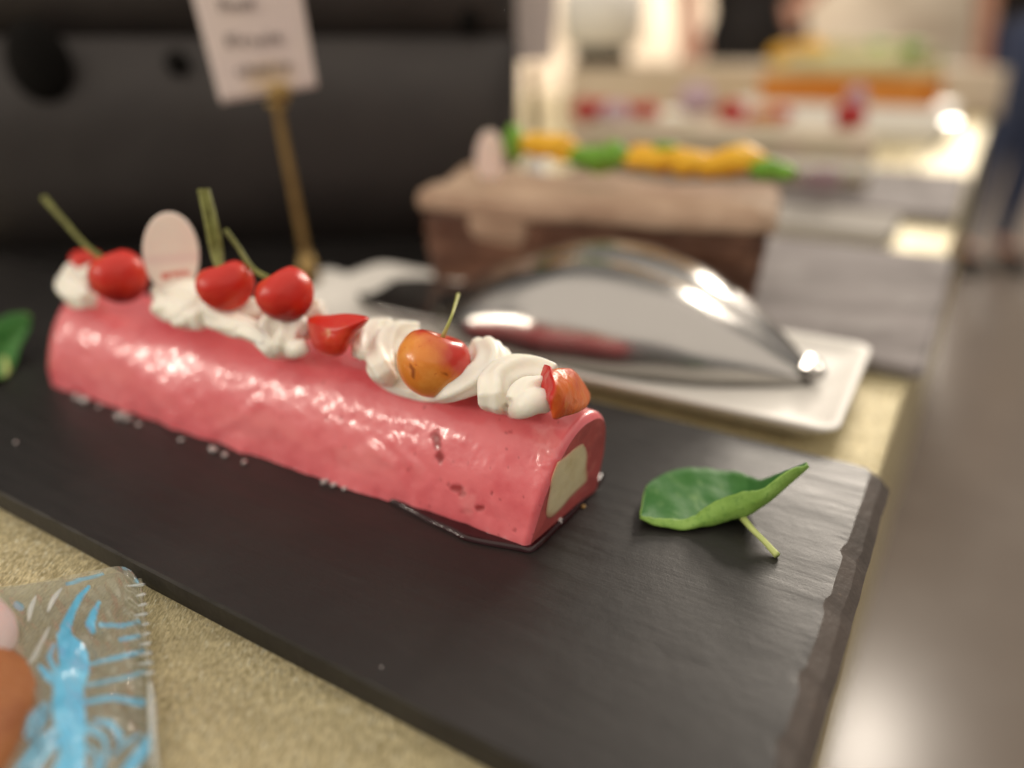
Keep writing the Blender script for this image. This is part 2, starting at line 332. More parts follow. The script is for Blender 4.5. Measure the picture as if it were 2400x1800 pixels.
# black upholstered bench back standing behind the runner
bl0, br0 = np.array([-6.2, 3.72]), np.array([.02, 4.60]); bd = (br0 - bl0) / np.linalg.norm(br0 - bl0); bn = np.array([bd[1], -bd[0]]); BLn = np.linalg.norm(br0 - bl0)
rt = root('bench_back', (*((bl0 + br0) / 2), ZT), 'black leather bench back with sunken buttons behind the sign card', 'bench')
def cushion(z0, z1, off, bulge, nz=14, nx=90):
    mb = MB(); rows = []
    for i in range(nz + 1):
        f = i / nz; z = z0 + (z1 - z0) * f; prof = bulge * (1 - abs(2 * f - 1) ** 3); row = []
        for j in range(nx + 1):
            x = BLn * j / nx; e = min(1, (BLn - x) / .12) ** .5 if x < BLn else 0
            q = bl0 + bd * x + bn * (off + prof * e + .012 * fbm((x, z, 0), 2.2, 2, 2)); row.append((q[0], q[1], z))
        rows.append(row)
    back = [[(p[0] - bn[0] * .5, p[1] - bn[1] * .5, p[2]) for p in r] for r in rows]
    mb.grid(rows); mb.grid(back, flip=True)
    mb.grid([[r[-1] for r in rows], [r[-1] for r in back]]); mb.grid([rows[-1], back[-1]], flip=False); mb.grid([rows[0], back[0]], flip=True); mb.grid([[r[0] for r in rows], [r[0] for r in back]], flip=True)
    return mb
sub('lower_cushion', cushion(ZT + .02, 1.02, .10, .16), M['leather'], rt)
sub('upper_cushion', cushion(1.01, 1.75, .02, .14), M['leather'], rt)
def onbench(x, y, off):
    r = ray(x, y); n3 = bn; t = ((bl0 + bn * off) @ n3) / (r[:2] @ n3); return C0 + t * r
ax = np.array([[bd[0], bd[1], 0], [0, 0, 1], [bn[0], bn[1], 0]])
for (x, y, rx, rz, o_) in ((84, 135, .155, .19, .24), (383, 135, .06, .06, .22), (1015, 45, .05, .08, .10)):
    mb = MB(); mb.ball(onbench(x, y, o_), (rx, rz, .05), 24, 12, axes=ax); sub('button', mb, M['matte_black'], rt)

# ------------------------------------------------------------------ slate board
def slate_board():
    W_, Lg = 1.217, 4.3           # depth and length
    def edge(u): return u
    pts = []                        # outline in (d,l), counter-clockwise seen from above; corners clipped
    step = .02
    def run(a, b):
        a, b = np.array(a, float), np.array(b, float); n = max(2, int(np.linalg.norm(b - a) / step))
        return [a + (b - a) * i / n for i in range(n)]
    cs = [(-W_, .0), (-.025, .0), (0, .02), (0, Lg), (-W_, Lg)]
    for i in range(len(cs)): pts += run(cs[i], cs[(i + 1) % len(cs)])
    chips = [(-.405, .026, .010), (-.60, .022, .009), (-.82, .022, .010), (-.98, .02, .008)]
    top, mid, low, bot = [], [], [], []
    for (d, l) in pts:
        right = l < .018; n1 = fbm((d * 6, l * 6, 0), 1, 2, 1); n2 = fbm((d * 14, l * 14, 3), 1, 2, 2)
        nd = np.array([0., 0.])
        if l < .02: nd = np.array([0, -1.])
        elif l > Lg - .02: nd = np.array([0, 1.])
        elif d > -.03: nd = np.array([1., 0])
        else: nd = np.array([-1., 0])
        p = np.array([d, l])
        if right:
            out = .046 + .002 * n1; ch = sum(a * max(0, 1 - ((d - c) / wd) ** 2) for c, wd, a in chips)
            tp = p - nd * (ch + .002 * n2 + .004)
            md = p + nd * (out * .55 + .003 * n2 - ch * .4); lw = p + nd * (out + .0015 * n2); bt = p + nd * (out * .9)
            dz = .5 * ch
            top.append((*tp, -.0004 - .002 * max(0, n2))); mid.append((*md, -.014 - .002 * n2 - dz * .6)); low.append((*lw, -.036)); bot.append((*bt, -.0545))
        else:
            tp = p - nd * (.0045 + .002 * n2); md = p + nd * (.001 * n2); lw = p + nd * .002 * n1; bt = p
            top.append((*tp, 0)); mid.append((*md, -.006)); low.append((*lw, -.04)); bot.append((*bt, -.0545))
    rings = [[T(*q) for q in r] for r in (bot, low, mid, top)]
    m = MB(); m.grid(rings, closed_v=True, mi=1); n = len(pts)
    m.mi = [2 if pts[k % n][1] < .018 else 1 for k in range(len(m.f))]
    inner = [T(q[0] * .97 - .018, .03 + q[1] * .975, 0) for q in pts]
    b = len(m.v); m.grid([rings[3], inner], closed_v=True, mi=0)
    m.f.append(tuple(b + n + j for j in range(n))); m.mi.append(0)
    m.f.append(tuple(range(n - 1, -1, -1))); m.mi.append(1)
    return m
o = link('slate_board', slate_board(), [M['slate'], M['slate_edge'], M['slate_cleft_lit']], base=T(-.6, 1.6, ZT), smooth=False)
tag(o, 'dark grey slate serving board with chipped right edge under the pink roll cake', 'serving board')

# ------------------------------------------------------------------ pink roll cake
SEC = cr([(-.151, 0), (-.145, .05), (-.132, .105), (-.108, .165), (-.074, .220), (-.030, .258), (.018, .275), (.064, .274), (.106, .252), (.138, .205), (.154, .13), (.153, .05), (.148, 0)], 12)
SEC = SEC[np.r_[True, np.linalg.norm(np.diff(SEC, axis=0), axis=1) > 1e-6]]
tt = np.r_[0, np.cumsum(np.linalg.norm(np.diff(SEC, axis=0), axis=1))]; tt /= tt[-1]
NU = 150
SEC = np.c_[np.interp(np.linspace(0, 1, NU), tt, SEC[:, 0]), np.interp(np.linspace(0, 1, NU), tt, SEC[:, 1])]
def hscale(s): return .925 + .065 * min(1, max(0, s) / .22) + .05 * max(0, s) / LL
def zs(s, w):                      # height of the cake's top surface
    ws = SEC[:, 0]; h = SEC[:, 1]; i = np.argmax(h)
    up = np.interp(w, ws[:np.argmax(ws)], h[:np.argmax(ws)], left=-1, right=-1)
    return up * hscale(s)
def s_end(w, z): return -.10 * (w + .15) - .12 * z
def on_log(x, y, lift=0.):         # first hit of the view ray with the cake
    r = ray(x, y); prev = None
    for t in np.arange(1.3, 2.9, .003):
        p = C0 + t * r; s, w = toL(p)
        if -.08 < s < LL and -.151 < w < .15 and p[2] < zs(s, w):
            return p, s, w
    return None
def inv_px(p):
    q = np.asarray(p) - C0; t = q[1] * c_ - q[2] * s_; up = q[1] * s_ + q[2] * c_
    return (1200 + F * q[0] / t) / K, (900 - F * up / t) / K
NS = 520
rows = []; juice = []; pale = []
spots = [(944, 952, 9, 20, .95), (950, 985, 9, 14, 1), (938, 940, 8, 8, .7), (985, 1055, 14, 9, .85), (998, 1068, 8, 6, .9), (1035, 1098, 10, 7, .9), (968, 1046, 4, 3, .9), (1062, 1066, 3, 3, .8), (735, 905, 4, 5, .5),
         (1112, 1146, 5, 4, .6), (1010, 1105, 16, 5, .35), (705, 905, 3, 4, .5), (300, 775, 5, 4, .4), (1130, 1075, 3, 2, .6), (860, 905, 3, 3, .4), (1098, 1010, 2, 2, .5), (1080, 905, 3, 2, .4)]
pales = [(1180, 960, 30, 40, .55), (790, 990, 75, 30, .30), (1010, 1085, 18, 30, .5), (560, 920, 80, 30, .2), (1110, 1020, 20, 16, .2), (905, 1010, 14, 14, .25)]  # first patch paints the reflections on lumpy glaze beside the cut end
ridges = [((845, 955), (870, 985), (925, 1040), (905, 1060)), ((800, 965), (850, 1000)), ((560, 870), (520, 900), (470, 930)), ((430, 860), (400, 890), (330, 930)), ((330, 800), (300, 830), (270, 870))]
def seg_d(px, py, pl):
    best = 1e9
    for (ax_, ay), (bx, by) in zip(pl[:-1], pl[1:]):
        L2 = (bx - ax_) ** 2 + (by - ay) ** 2; t = max(0, min(1, ((px - ax_) * (bx - ax_) + (py - ay) * (by - ay)) / L2))
        best = min(best, math.hypot(px - ax_ - t * (bx - ax_), py - ay - t * (by - ay)))
    return best
secn = np.gradient(SEC, axis=0); secn = np.c_[-secn[:, 1], secn[:, 0]]; secn /= np.linalg.norm(secn, axis=1)[:, None]
for i in range(NS + 1):
    f = i / NS; s = LL * f; row = []
    er = max(0, 1 - s / .016); endr = .014 * er * er                # softened rim at the cut end
    el = max(0, (s - (LL - .13)) / .13); shr = math.sqrt(max(0, 1 - el * el * .93))
    for j in range(NU):
        w, z = SEC[j]; h = hscale(s); z = z * h
        nx, nz_ = secn[j]
        q = (s * 6, w * 6, z * 6)
        low = max(0, 1 - z / .05)
        dsp = .008 * fbm((s * 2.6, w * 4, z * 4), 1, 2, 1) + .0019 * fbm((s * 9 + z * 8, w * 9, z * 11 - s * 4), 1, 2, 2) + .0007 * fbm((s * 34, w * 34, z * 34), 1, 2, 4)
        dsp += low * .010 * (fbm((s * 14, 0, 0), 1, 2, 6) + .25)
        p = LP(0, 0, 0)
        s2 = s + s_end(w, z) * (1 - f)
        w2 = (.003 + w) * shr + nx * (dsp - endr); z2 = max(z * (shr if z > 0 else 1) + nz_ * (dsp - endr), 0.002)
        pt = LP(s2, w2, z2)
        ju = 0; pa = 0
        if w < .06:
            px, py = inv_px(pt)
            for (x, y, a, b, k) in spots:
                e = ((px - x) / a) ** 2 + ((py - y) / b) ** 2
                if e < 4: ju = max(ju, k * max(0, min(1, 1.5 - e + .8 * fbm((px * .06, py * .06, 0), 1, 2, 9))))
            for (x, y, a, b, k) in pales:
                e = ((px - x) / a) ** 2 + ((py - y) / b) ** 2
                if e < 2: pa = max(pa, k * max(0, min(1, 1.4 - e + .9 * fbm((px * .05, py * .05, 0), 1, 3, 8))))
            k = max(0, 1 - ((px - 1175) / 40) ** 2 - ((py - 985) / 55) ** 2)
            bmp = .0035 * k * fbm((px * .09, py * .09, 0), 1, 2, 12) if k > 0 else 0
            if ju > 0: bmp -= .0018 * ju
            for rg in ridges:
                if abs(px - rg[0][0]) < 160:
                    dd = seg_d(px, py, rg)
                    if dd < 50: bmp += .0010 * math.exp(-(dd / 12) ** 2) - .0007 * math.exp(-((dd - 20) / 10) ** 2)
            if bmp: pt = LP(s2, w2 + nx * bmp, max(.002, z2 + nz_ * bmp))
        fine = fbm((s * 60, w * 60, z * 60), 1, 2, 15)
        if fine > .72: ju = max(ju, min(.5, (fine - .72) * 4))
        row.append(pt); juice.append(ju); pale.append(pa)
    rows.append(row)
cake = root('roll_cake', LP(LL / 2, 0, 0), 'pink glazed fruit roll cake with cut end lying on the dark slate', 'cake')
mb = MB(); rows = np.array(rows); mb.grid(rows, flip=False)
b = len(mb.v); c1 = rows[-1].mean(0); mb.v.append(tuple(c1)); nlast = NS * NU
mb.f += [(nlast + j, nlast + j + 1, b) for j in range(NU - 1)]; mb.mi += [0] * (NU - 1)
body = sub('glazed_body', mb, M['pink_glaze'], cake, attrs={'juice': juice + [0], 'pale': pale + [0]})
# cut end: a face bounded by the first ring, rippled by the knife
mb = MB(); ring = rows[0]; cen = LP(s_end(0, .12), 0, .12); levels = [1, .97, .9, .75, .55, .35, .15]
g = []
for q in levels:
    g.append([cen + (p - cen) * q + np.array([*(-LA), 0]) * (.0012 * fbm((p[2] * 30 * q, q * 3, j * .05), 1, 2, 3) * (1 if q < .95 else 0)) for j, p in enumerate(ring)])
mb.grid(g, closed_v=True, flip=True); n = len(ring); b = len(mb.v); mb.v.append(tuple(cen))
mb.f += [(6 * n + j, b, 6 * n + (j + 1) % n) for j in range(n)]; mb.mi += [0] * n
sub('cut_end', mb, M['pink_mousse'], cake)
# pale cream core showing in the cut
def on_end(x, y, off=0.):
    r = ray(x, y)
    def f(t):
        p = C0 + t * r; s, w = toL(p); return s - s_end(w, p[2]) + off
    f0, f1 = f(0), f(1); return C0 + (-f0 / (f1 - f0)) * r
core2 = [(1204, 998), (1222, 985), (1240, 968), (1256, 958), (1265, 957), (1270, 980), (1268, 1012), (1269, 1038), (1250, 1058), (1232, 1076), (1212, 1100), (1190, 1119), (1179, 1114), (1182, 1085), (1187, 1060), (1192, 1030)]
cc = cr(np.array(core2 + core2[:1]), 4)[:-1]; mb = MB()
r0 = [on_end(x, y, -.006) for x, y in cc]; r1 = [on_end(x, y, -.0004) for x, y in cc]; ctr = np.mean(cc, 0)
r2 = [on_end(x + (ctr[0] - x) * .05, y + (ctr[1] - y) * .05, .0012) for x, y in cc]; r3 = [on_end(x + (ctr[0] - x) * .5, y + (ctr[1] - y) * .5, .0022) for x, y in cc]
rj = [on_end(x + (ctr[0] - x) * .16, y + (ctr[1] - y) * .16, .0018) for x, y in cc]
mb.loft([r0, r1, r2, rj, r3]); sub('cream_core', mb, M['cream_core'], cake, attrs={'rim': [1] * len(cc) + [.9] * len(cc) + [.55] * len(cc) + [.08] * len(cc) + [0] * len(cc)})

# ------------------------------------------------------------------ syrup puddle round the near corner
outer = [(800, 1055), (825, 1076), (858, 1092), (890, 1110), (930, 1132), (968, 1150), (1000, 1166), (1040, 1176), (1085, 1184), (1115, 1189), (1146, 1194), (1172, 1178), (1200, 1150), (1224, 1128), (1246, 1106), (1264, 1084), (1279, 1066), (1296, 1048), (1306, 1028)]
out3 = np.array([P(x, y, 0.001) for x, y in outer]); out3 = cr(out3, 6)
inn = []
for p in out3:
    s, w = toL(p); s_in = min(max(s, .08), 1.2); w_in = -.10 if w < -.10 else min(w, .13)
    if s < .02: s_in = .06
    inn.append(LP(s_in, max(w_in, -.11), .001))
inn = np.array(inn); mb = MB(); prof = [(0, .0006), (.02, .005), (.05, .0085), (.10, .0100), (.2, .0098), (.5, .009), (1, .008)]
mb.grid([[out3[i] * (1 - f) + inn[i] * f + np.array([0, 0, h]) for i in range(len(out3))] for f, h in prof], flip=True)
o = link('syrup_puddle', mb, M['syrup'], base=out3.mean(0)); tag(o, 'dark red glossy syrup pooled under the near corner of the roll cake', 'syrup')

# little crumbs along the base
def crumb(x, y, r, label, group=None, m='crumb', el=1.6, seed=0):
    mb = MB(); c = P(x, y, r * .55); a = rng.uniform(0, 3); axs = np.array([[math.cos(a), math.sin(a), 0], [-math.sin(a), math.cos(a), 0], [0, 0, 1]])
    r = r * .78; mb.ball(c, (r * el, r, r * .8), 14, 9, axes=axs, amp=.5, fr=1.6, seed=seed); o = link('sugar_crumb', mb, M[m], base=(c[0], c[1], 0)); return tag(o, label, 'crumb', group)
g1 = 'clear crumbs along the front foot of the roll cake'; l1_ = 'tiny clear crumb at the front foot of the pink roll cake'
for i, (x, y, r) in enumerate([(166, 856, .012), (183, 864, .014), (214, 878, .008), (262, 897, .015), (277, 905, .010), (300, 917, .007), (392, 950, .007), (460, 970, .012), (486, 982, .009), (528, 998, .008), (702, 1040, .010), (722, 1047, .008), (745, 1055, .007)]):
    crumb(x, y, r, ORD[i] + ' clear crumb from the far left end along the front foot of the roll cake', g1, seed=i)
crumb(1270, 1046, .017, 'larger white glistening crumb at the far foot of the cut end', seed=21)
crumb(1256, 1062, .010, 'small pinkish crumb beside the white crumb at the cut end', seed=22, el=1.1)
crumb(1207, 1122, .011, 'long white glistening crumb in the syrup below the cream core', seed=23, el=2.2)
crumb(1261, 1094, .0055, 'speck of golden crumb on the slate beside the cut end', m='gold_crumb', seed=24, el=1.)
crumb(34, 956, .006, 'lone pale crumb on the slate near the left edge', seed=25, el=1.2)
crumb(824, 1441, .0028, 'lone white speck on the bare middle of the slate', seed=26, el=1.)

# ------------------------------------------------------------------ whipped cream
def crt(x, y, r, lift=.55, w=None):
    if w is None:
        h = on_log(x, y)
        if h is None: p = PW(x, y, .03)
        else: p = h[0]
        n = np.array([LW[0] * -.45, LW[1] * -.45, .9]); p = p + n * r * lift
    else: p = PW(x, y, w)
    return (*p, r)
def rope(mb, ctrl, lobes=6, amp=.14, twist=2.5, n=7, seg=30):
    q = cr(np.array([crt(*c) for c in ctrl]), n); mb.tube(q[:, :3], np.maximum(q[:, 3], .002), seg, lobes, amp, twist)
def cream_part(name, ropes, parent, vox=.0042, smooth=3, blobs=()):
    mb = MB()
    for r_ in ropes:
        if isinstance(r_, dict): rope(mb, **r_)
        else: rope(mb, r_)
    for (x, y, w, r) in blobs: mb.ball(PW(x, y, w), r, 24, 16, amp=.12, fr=2.)
    o = sub(name, mb, M['cream'], parent)
    m = o.modifiers.new('remesh', 'REMESH'); m.mode = 'VOXEL'; m.voxel_size = vox * S; m.use_smooth_shade = True
    m = o.modifiers.new('smooth', 'SMOOTH'); m.factor = .5; m.iterations = smooth
    return o
cr_root = root('whipped_cream', LP(.7, 0, .28), 'swirls of piped white cream along the top of the pink roll cake', 'whipped cream')
# swirl by the petal at the cut end
cream_part('cream_swirl', [
    dict(ctrl=[(1195, 815, .030, .2, .02), (1150, 800, .034, .2, .01), (1105, 803, .036, .2, -.02), (1072, 826, .036, .2, -.05), (1066, 856, .034, .3, -.085), (1085, 877, .026, .4), (1112, 886, .020, .3)], lobes=5, amp=.13, twist=1.2),
    dict(ctrl=[(1190, 850, .026, .2, -.04), (1155, 838, .028, .2, -.07), (1128, 850, .026, .2, -.10), (1112, 872, .022, .3, -.125)], lobes=4, amp=.12, twist=1.),
    dict(ctrl=[(1185, 868, .024, .3, -.09), (1158, 866, .027, .3, -.11), (1128, 880, .024, .3, -.12), (1108, 893, .014, .3)], lobes=0, amp=0),
    dict(ctrl=[(1180, 840, .05, .2, .03), (1120, 845, .05, .2, .0)], lobes=0, amp=0)], cr_root)
# the hollow of cream that holds the orange cherry
cream_part('cream_swirl', [
    dict(ctrl=[(1052, 748, .030, .2, .05), (1060, 780, .036, .2, .01), (1045, 808, .036, .2, -.03), (1008, 828, .030, .2, -.07), (965, 850, .020, .3, -.105), (925, 861, .014, .5), (888, 851, .016, .5), (852, 833, .022, .5), (826, 810, .028, .5)], lobes=5, amp=.12, twist=2.),
    dict(ctrl=[(1080, 760, .020, .2, .08), (1088, 785, .024, .2, .05), (1075, 812, .026, .2, .0)], lobes=5, amp=.12),
    dict(ctrl=[(1030, 732, .012, .2, .06), (1036, 756, .030, .2, .045), (1040, 790, .04, .2, .02), (1000, 815, .04, .2, -.02)], lobes=6, amp=.10),
    dict(ctrl=[(1090, 770, .010, .2, .09), (1093, 790, .018, .2, .07), (1085, 815, .024, .2, .04)], lobes=4, amp=.1),
    dict(ctrl=[(940, 835, .05, .2, .0), (880, 810, .05, .2, .0)], lobes=0, amp=0)], cr_root)
cream_part('cream_swirl', [
    dict(ctrl=[(905, 722, .03, .2, .07), (865, 722, .034, .2, .04), (838, 742, .036, .2, .0), (822, 772, .036, .2, -.05), (826, 800, .030, .2, -.09), (850, 826, .022, .4)], lobes=6, amp=.12, twist=2.),
    dict(ctrl=[(850, 705, .022, .2, .06), (815, 712, .030, .2, .03), (790, 732, .026, .2, -.02), (776, 756, .020, .2, -.07), (784, 768, .012, .3, -.09)], lobes=5, amp=.12),
    dict(ctrl=[(870, 760, .05, .2, .03), (845, 790, .045, .2, -.03)], lobes=0, amp=0)], cr_root)
cream_part('cream_swirl', [
    dict(ctrl=[(700, 668, .026, .2, .03), (668, 676, .034, .2, .01), (628, 682, .036, .2, -.03), (594, 700, .036, .2, -.06), (577, 728, .033, .2, -.09), (590, 752, .026, .3, -.11), (618, 766, .016, .4)], lobes=5, amp=.13, twist=1.),
    dict(ctrl=[(660, 706, .03, .2, -.04), (630, 716, .034, .2, -.08), (615, 742, .026, .2, -.11), (636, 764, .014, .4)], lobes=5, amp=.12),
    dict(ctrl=[(665, 745, .018, .2, -.10), (640, 755, .022, .2, -.115), (618, 768, .012, .4)], lobes=0, amp=0)], cr_root, vox=.005)
cream_part('cream_swirl', [
    dict(ctrl=[(575, 662, .024, .2, .02), (540, 672, .036, .2, -.02), (505, 668, .036, .2, -.05), (470, 676, .036, .2, -.08), (500, 698, .030, .2, -.10), (545, 716, .026, .2, -.11), (580, 742, .016, .3, -.12)], lobes=5, amp=.12, twist=1.5),
    dict(ctrl=[(440, 650, .04, .2, -.02), (470, 690, .03, .2, -.09), (520, 715, .02, .2, -.12)], lobes=4, amp=.1)], cr_root, vox=.005)
cream_part('cream_swirl', [
    dict(ctrl=[(330, 645, .030, .2, -.06), (370, 640, .042, .2, -.02), (415, 640, .042, .2, -.03), (440, 660, .042, .2, -.06), (410, 682, .036, .2, -.10), (375, 690, .022, .3, -.12)], lobes=5, amp=.12, twist=1.5),
    dict(ctrl=[(345, 662, .030, .2, -.09), (385, 672, .036, .2, -.09), (440, 690, .03, .2, -.10)], lobes=4, amp=.1)], cr_root, vox=.005)
cream_part('cream_swirl', [
    dict(ctrl=[(205, 590, .034, .2, .02), (172, 592, .042, .2, .0), (155, 615, .042, .2, -.04), (165, 640, .034, .2, -.08), (192, 648, .026, .3, -.10)], lobes=5, amp=.12, twist=1.)], cr_root, vox=.005)

# ------------------------------------------------------------------ cherries
def cherry(c, r, axis, spin, mtl, label, stem=None, blush=None, dark=None, spots_=(), group='cherries on the roll cake', sx=1., sy=1.):
    axis = V3(axis); axis /= np.linalg.norm(axis); ref = np.array([0, 1., 0]) if abs(axis[1]) < .9 else np.array([1., 0, 0])
    e1 = np.cross(ref, axis); e1 /= np.linalg.norm(e1); e2 = np.cross(axis, e1)
    e1, e2 = e1 * math.cos(spin) + e2 * math.sin(spin), e2 * math.cos(spin) - e1 * math.sin(spin)
    nt_, np_ = 48, 64; g = []; bl = []; dk = []; sp = []
    for i in range(nt_ + 1):
        th = math.pi * i / nt_; row = []
        for j in range(np_):
            ph = 2 * math.pi * j / np_
            rho = math.sin(th) ** .97 * (.99 + .07 * math.cos(th) - .02 * math.cos(2 * th)) if 0 < th < math.pi else 0
            h = .97 * math.cos(th) - .34 * math.exp(-(th / .36) ** 2) + .07 * math.cos(2 * ph) * math.sin(th) ** 2 * max(0, math.cos(th) + .1)
            wob = 1 + .018 * fbm((math.cos(ph) * rho, math.sin(ph) * rho, h), 2.2, 2, int(r * 999) % 7)
            p = c + r * wob * (e1 * rho * math.cos(ph) * sx + e2 * rho * math.sin(ph) * sy + axis * h); row.append(p)
            d = (p - c) / np.linalg.norm(p - c)
            nz_ = .35 * fbm(d * 2.2, 1, 3, 5)
            bl.append(float(np.clip(max((d @ V3(blush[0]) - blush[1]) / blush[2], (h - .42) / .5) + nz_, 0, 1)) if blush else 0)
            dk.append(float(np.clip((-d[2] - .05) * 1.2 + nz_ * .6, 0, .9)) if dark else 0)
            k = 0
            x, y = inv_px(p)
            if d[1] < .35:
                for (sx_, sy_, a, b_) in spots_: k = max(k, min(1, max(0, 1.6 - ((x - sx_) / a) ** 2 - ((y - sy_) / b_) ** 2)))
            sp.append(k)
        g.append(row)
    rt = root('cherry', c - axis * r * .9, label, 'cherry', group)
    mb = MB(); mb.grid(g, closed_v=True, flip=True); sub('fruit', mb, mtl, rt, attrs={'blush': bl, 'dark': dk, 'spot': sp})
    for st in (stem or []):
        mb = MB(); p0 = c + axis * r * .50; q = cr(np.array([(*p0, st[0][1])] + [(*a, b_) for a, b_ in st[1:]]), 8)
        mb.tube(q[:, :3], q[:, 3], 10); sub('stem', mb, M['pale_stem'] if blush else M['stem'], rt)
    return rt
W0 = -.075
c = PW(936, 784, W0)
cherry(c, .0795, (.34, .30, 1.0), .5, M['cherry_orange'], 'orange and red cherry with a short stem in a cream hollow near the cut end',
       stem=[[(0, .006), (PW(972, 692, W0 + .03), .0036), (PW(983, 660, W0 + .09), .0038), (PW(990, 636, W0 + .16), .0042)]], blush=((.72, .0, .42), .20, .42),
       spots_=((893, 806, 3.5, 11), (889, 792, 3, 4), (962, 808, 6, 3)), sx=1.03, sy=1.0)
c = PW(258, 598, -.09)
cherry(c, .078, (-.45, .2, .85), .9, M['cherry_red'], 'red cherry with a long slanting stem left of the white plaque', dark=True, sx=.94,
       stem=[[(0, .008), (PW(190, 535, -.06), .0075), (PW(140, 480, -.04), .0075), (PW(95, 428, -.02), .010)]])
c = PW(488, 617, -.08)
cherry(c, .066, (-.28, .1, .95), .3, M['cherry_red'], 'wide red cherry with two upright green stems right of the white plaque', sx=1.08, sy=.9,
       stem=[[(0, .009), (PW(462, 545, -.06), .010), (PW(448, 480, -.05), .0085), (PW(434, 410, -.03), .009)], [(0, .009), (PW(474, 540, -.05), .010), (PW(464, 480, -.04), .0085), (PW(446, 410, -.02), .009)]])
c = PW(617, 637, -.07)
cherry(c, .068, (-.5, .2, .85), .2, M['cherry_red'], 'red cherry with a stem slanting left, third from the cut end', dark=True, sx=1.02,
       stem=[[(0, .008), (PW(548, 582, -.04), .007), (PW(515, 535, -.02), .0065), (PW(488, 498, .0), .0065)]])
def fruit_half():
    ol = cr(np.array([(664, 706), (664, 690), (682, 681), (712, 680), (745, 677), (776, 680), (797, 687), (788, 703), (772, 718), (758, 738), (748, 758), (734, 769), (712, 770), (690, 762), (674, 742), (664, 706)], float), 4)[:-1]
    ct = np.array([716., 718.]); g = []; spt = []
    for q, dep in ((.80, .050), (.93, .030), (1.0, .006), (1.0, -.006), (.96, -.020), (.88, -.031), (.74, -.040), (.55, -.047), (.32, -.051), (.12, -.052), (.01, -.052)):
        row = []
        for x, y in ol:
            xx, yy = ct + (np.array([x, y]) - ct) * q; tilt = (yy - 720) * .0004
            pt = PW(xx, yy, -.085 + dep - tilt + .004 * fbm((xx * .03, yy * .03, q), 1, 2, 3)); row.append(pt)
            e = ((xx - 708) / 7) ** 2 + ((yy - 718) / 8) ** 2; spt.append(max(0, min(1, 1.5 - e)) * .8)
        g.append(row)
    m_ = MB(); m_.loft(g); return m_, spt
mb, spt = fruit_half(); o = link('fruit_half', mb, M['cherry_red'], base=PW(716, 765, -.085), attrs={'spot': spt}); tag(o, 'flat cut red fruit piece with a pale dot left of the orange cherry', 'fruit')
c = PW(188, 570, .03)
cherry(c, .05, (.1, .1, 1), .2, M['cherry_red'], 'small red cherry half hidden behind the cream at the left end', sx=1.)

# orange flower petal folded over the cut end
def petal():
    A_, B_, Cc, D_, E_, F_, G_ = [(1172, 789), (1192, 797), (1236, 798), (1276, 855), (1263, 882), (1197, 906), (1184, 866)]
    cols = [  # each column top -> bottom: (x,y,w)
        [(1176, 787, -.015), (1168, 808, -.05), (1168, 830, -.075), (1176, 856, -.105), (1184, 868, -.125)],
        [(1186, 790, -.05), (1182, 812, -.08), (1182, 834, -.10), (1182, 858, -.12), (1186, 872, -.13)],
        [(1193, 797, -.06), (1196, 815, -.10), (1200, 836, -.125), (1192, 866, -.14), (1188, 888, -.14)],
        [(1212, 795, -.02), (1216, 818, -.065), (1218, 846, -.10), (1208, 882, -.125), (1198, 906, -.135)],
        [(1236, 798, .03), (1240, 822, -.015), (1240, 852, -.05), (1232, 880, -.075), (1222, 899, -.09)],
        [(1258, 822, .075), (1258, 838, .04), (1258, 860, .0), (1252, 880, -.03), (1246, 892, -.04)],
        [(1274, 850, .11), (1275, 858, .09), (1273, 868, .06), (1268, 878, .03), (1262, 884, .01)]]
    g = np.array([[PW(x, y, w) for x, y, w in c_] for c_ in cols])
    g = np.array([cr(r_, 5) for r_ in g]); g = np.stack([cr(g[:, j], 6) for j in range(g.shape[1])], 1)
    red = []
    n, m = g.shape[:2]
    for i in range(n):
        for j in range(m):
            k = .006 * fbm(g[i, j] * 22, 1, 3, 4) + .004 * math.sin(i * .55 + j * .2) * fbm((i * .1, j * .04, 0), 1, 1, 6)
            g[i, j] += np.array([-.3, -.8, .4]) * k; red.append(1. if i < 11 else max(0, 1 - (i - 11) / 3))
    m_ = MB(); m_.grid(g, flip=True); return m_, red
mb, red = petal()
o = link('flower_petal', mb, M['petal'], base=PW(1215, 870, -.08), attrs={'redface': red}); tag(o, 'crinkled orange red petal draped over the cut end of the roll cake', 'petal')
m = o.modifiers.new('thick', 'SOLIDIFY'); m.thickness = .006 * S; m.offset = 1

# white chocolate plaque standing in the cream
def plaque(c, rx, rz, right, up, t, label, prints=()):
    right = V3(right) / np.linalg.norm(right); up = V3(up) / np.linalg.norm(up); nn = np.cross(right, up); g = []; pr = []; pk = []
    for sgn, ins in ((1, 1), (1, .96), (1, .0)): pass
    lev = [(0, -1), (.5, -1), (.97, -1), (1, -.5), (1, .5), (.97, 1)] + [(.97 - .97 * i / 24, 1) for i in range(1, 25)]
    for q, tz in lev:
        row = []
        for j in range(72):
            a = 2 * math.pi * j / 72; x, z = q * math.cos(a), q * math.sin(a); row.append(c + right * rx * x + up * rz * z + nn * t * tz)
            pr.append(max([0] + [v for (x0, x1, z0, z1, v) in prints if tz > .9 and x0 < x < x1 and z0 < z < z1])); pk.append(max(0, 1 - abs(z + .12) / .2) * .7 if prints else 0)
        g.append(row)
    mb = MB(); mb.grid(g, closed_v=True); o = link('name_plaque', mb, M['white_choc'], base=c - up * rz, attrs={'print': pr, 'pinkish': pk}); tag(o, label, 'chocolate plaque')
    for p in o.data.polygons: pass
    return o
pc = PW(370, 548, -.01)
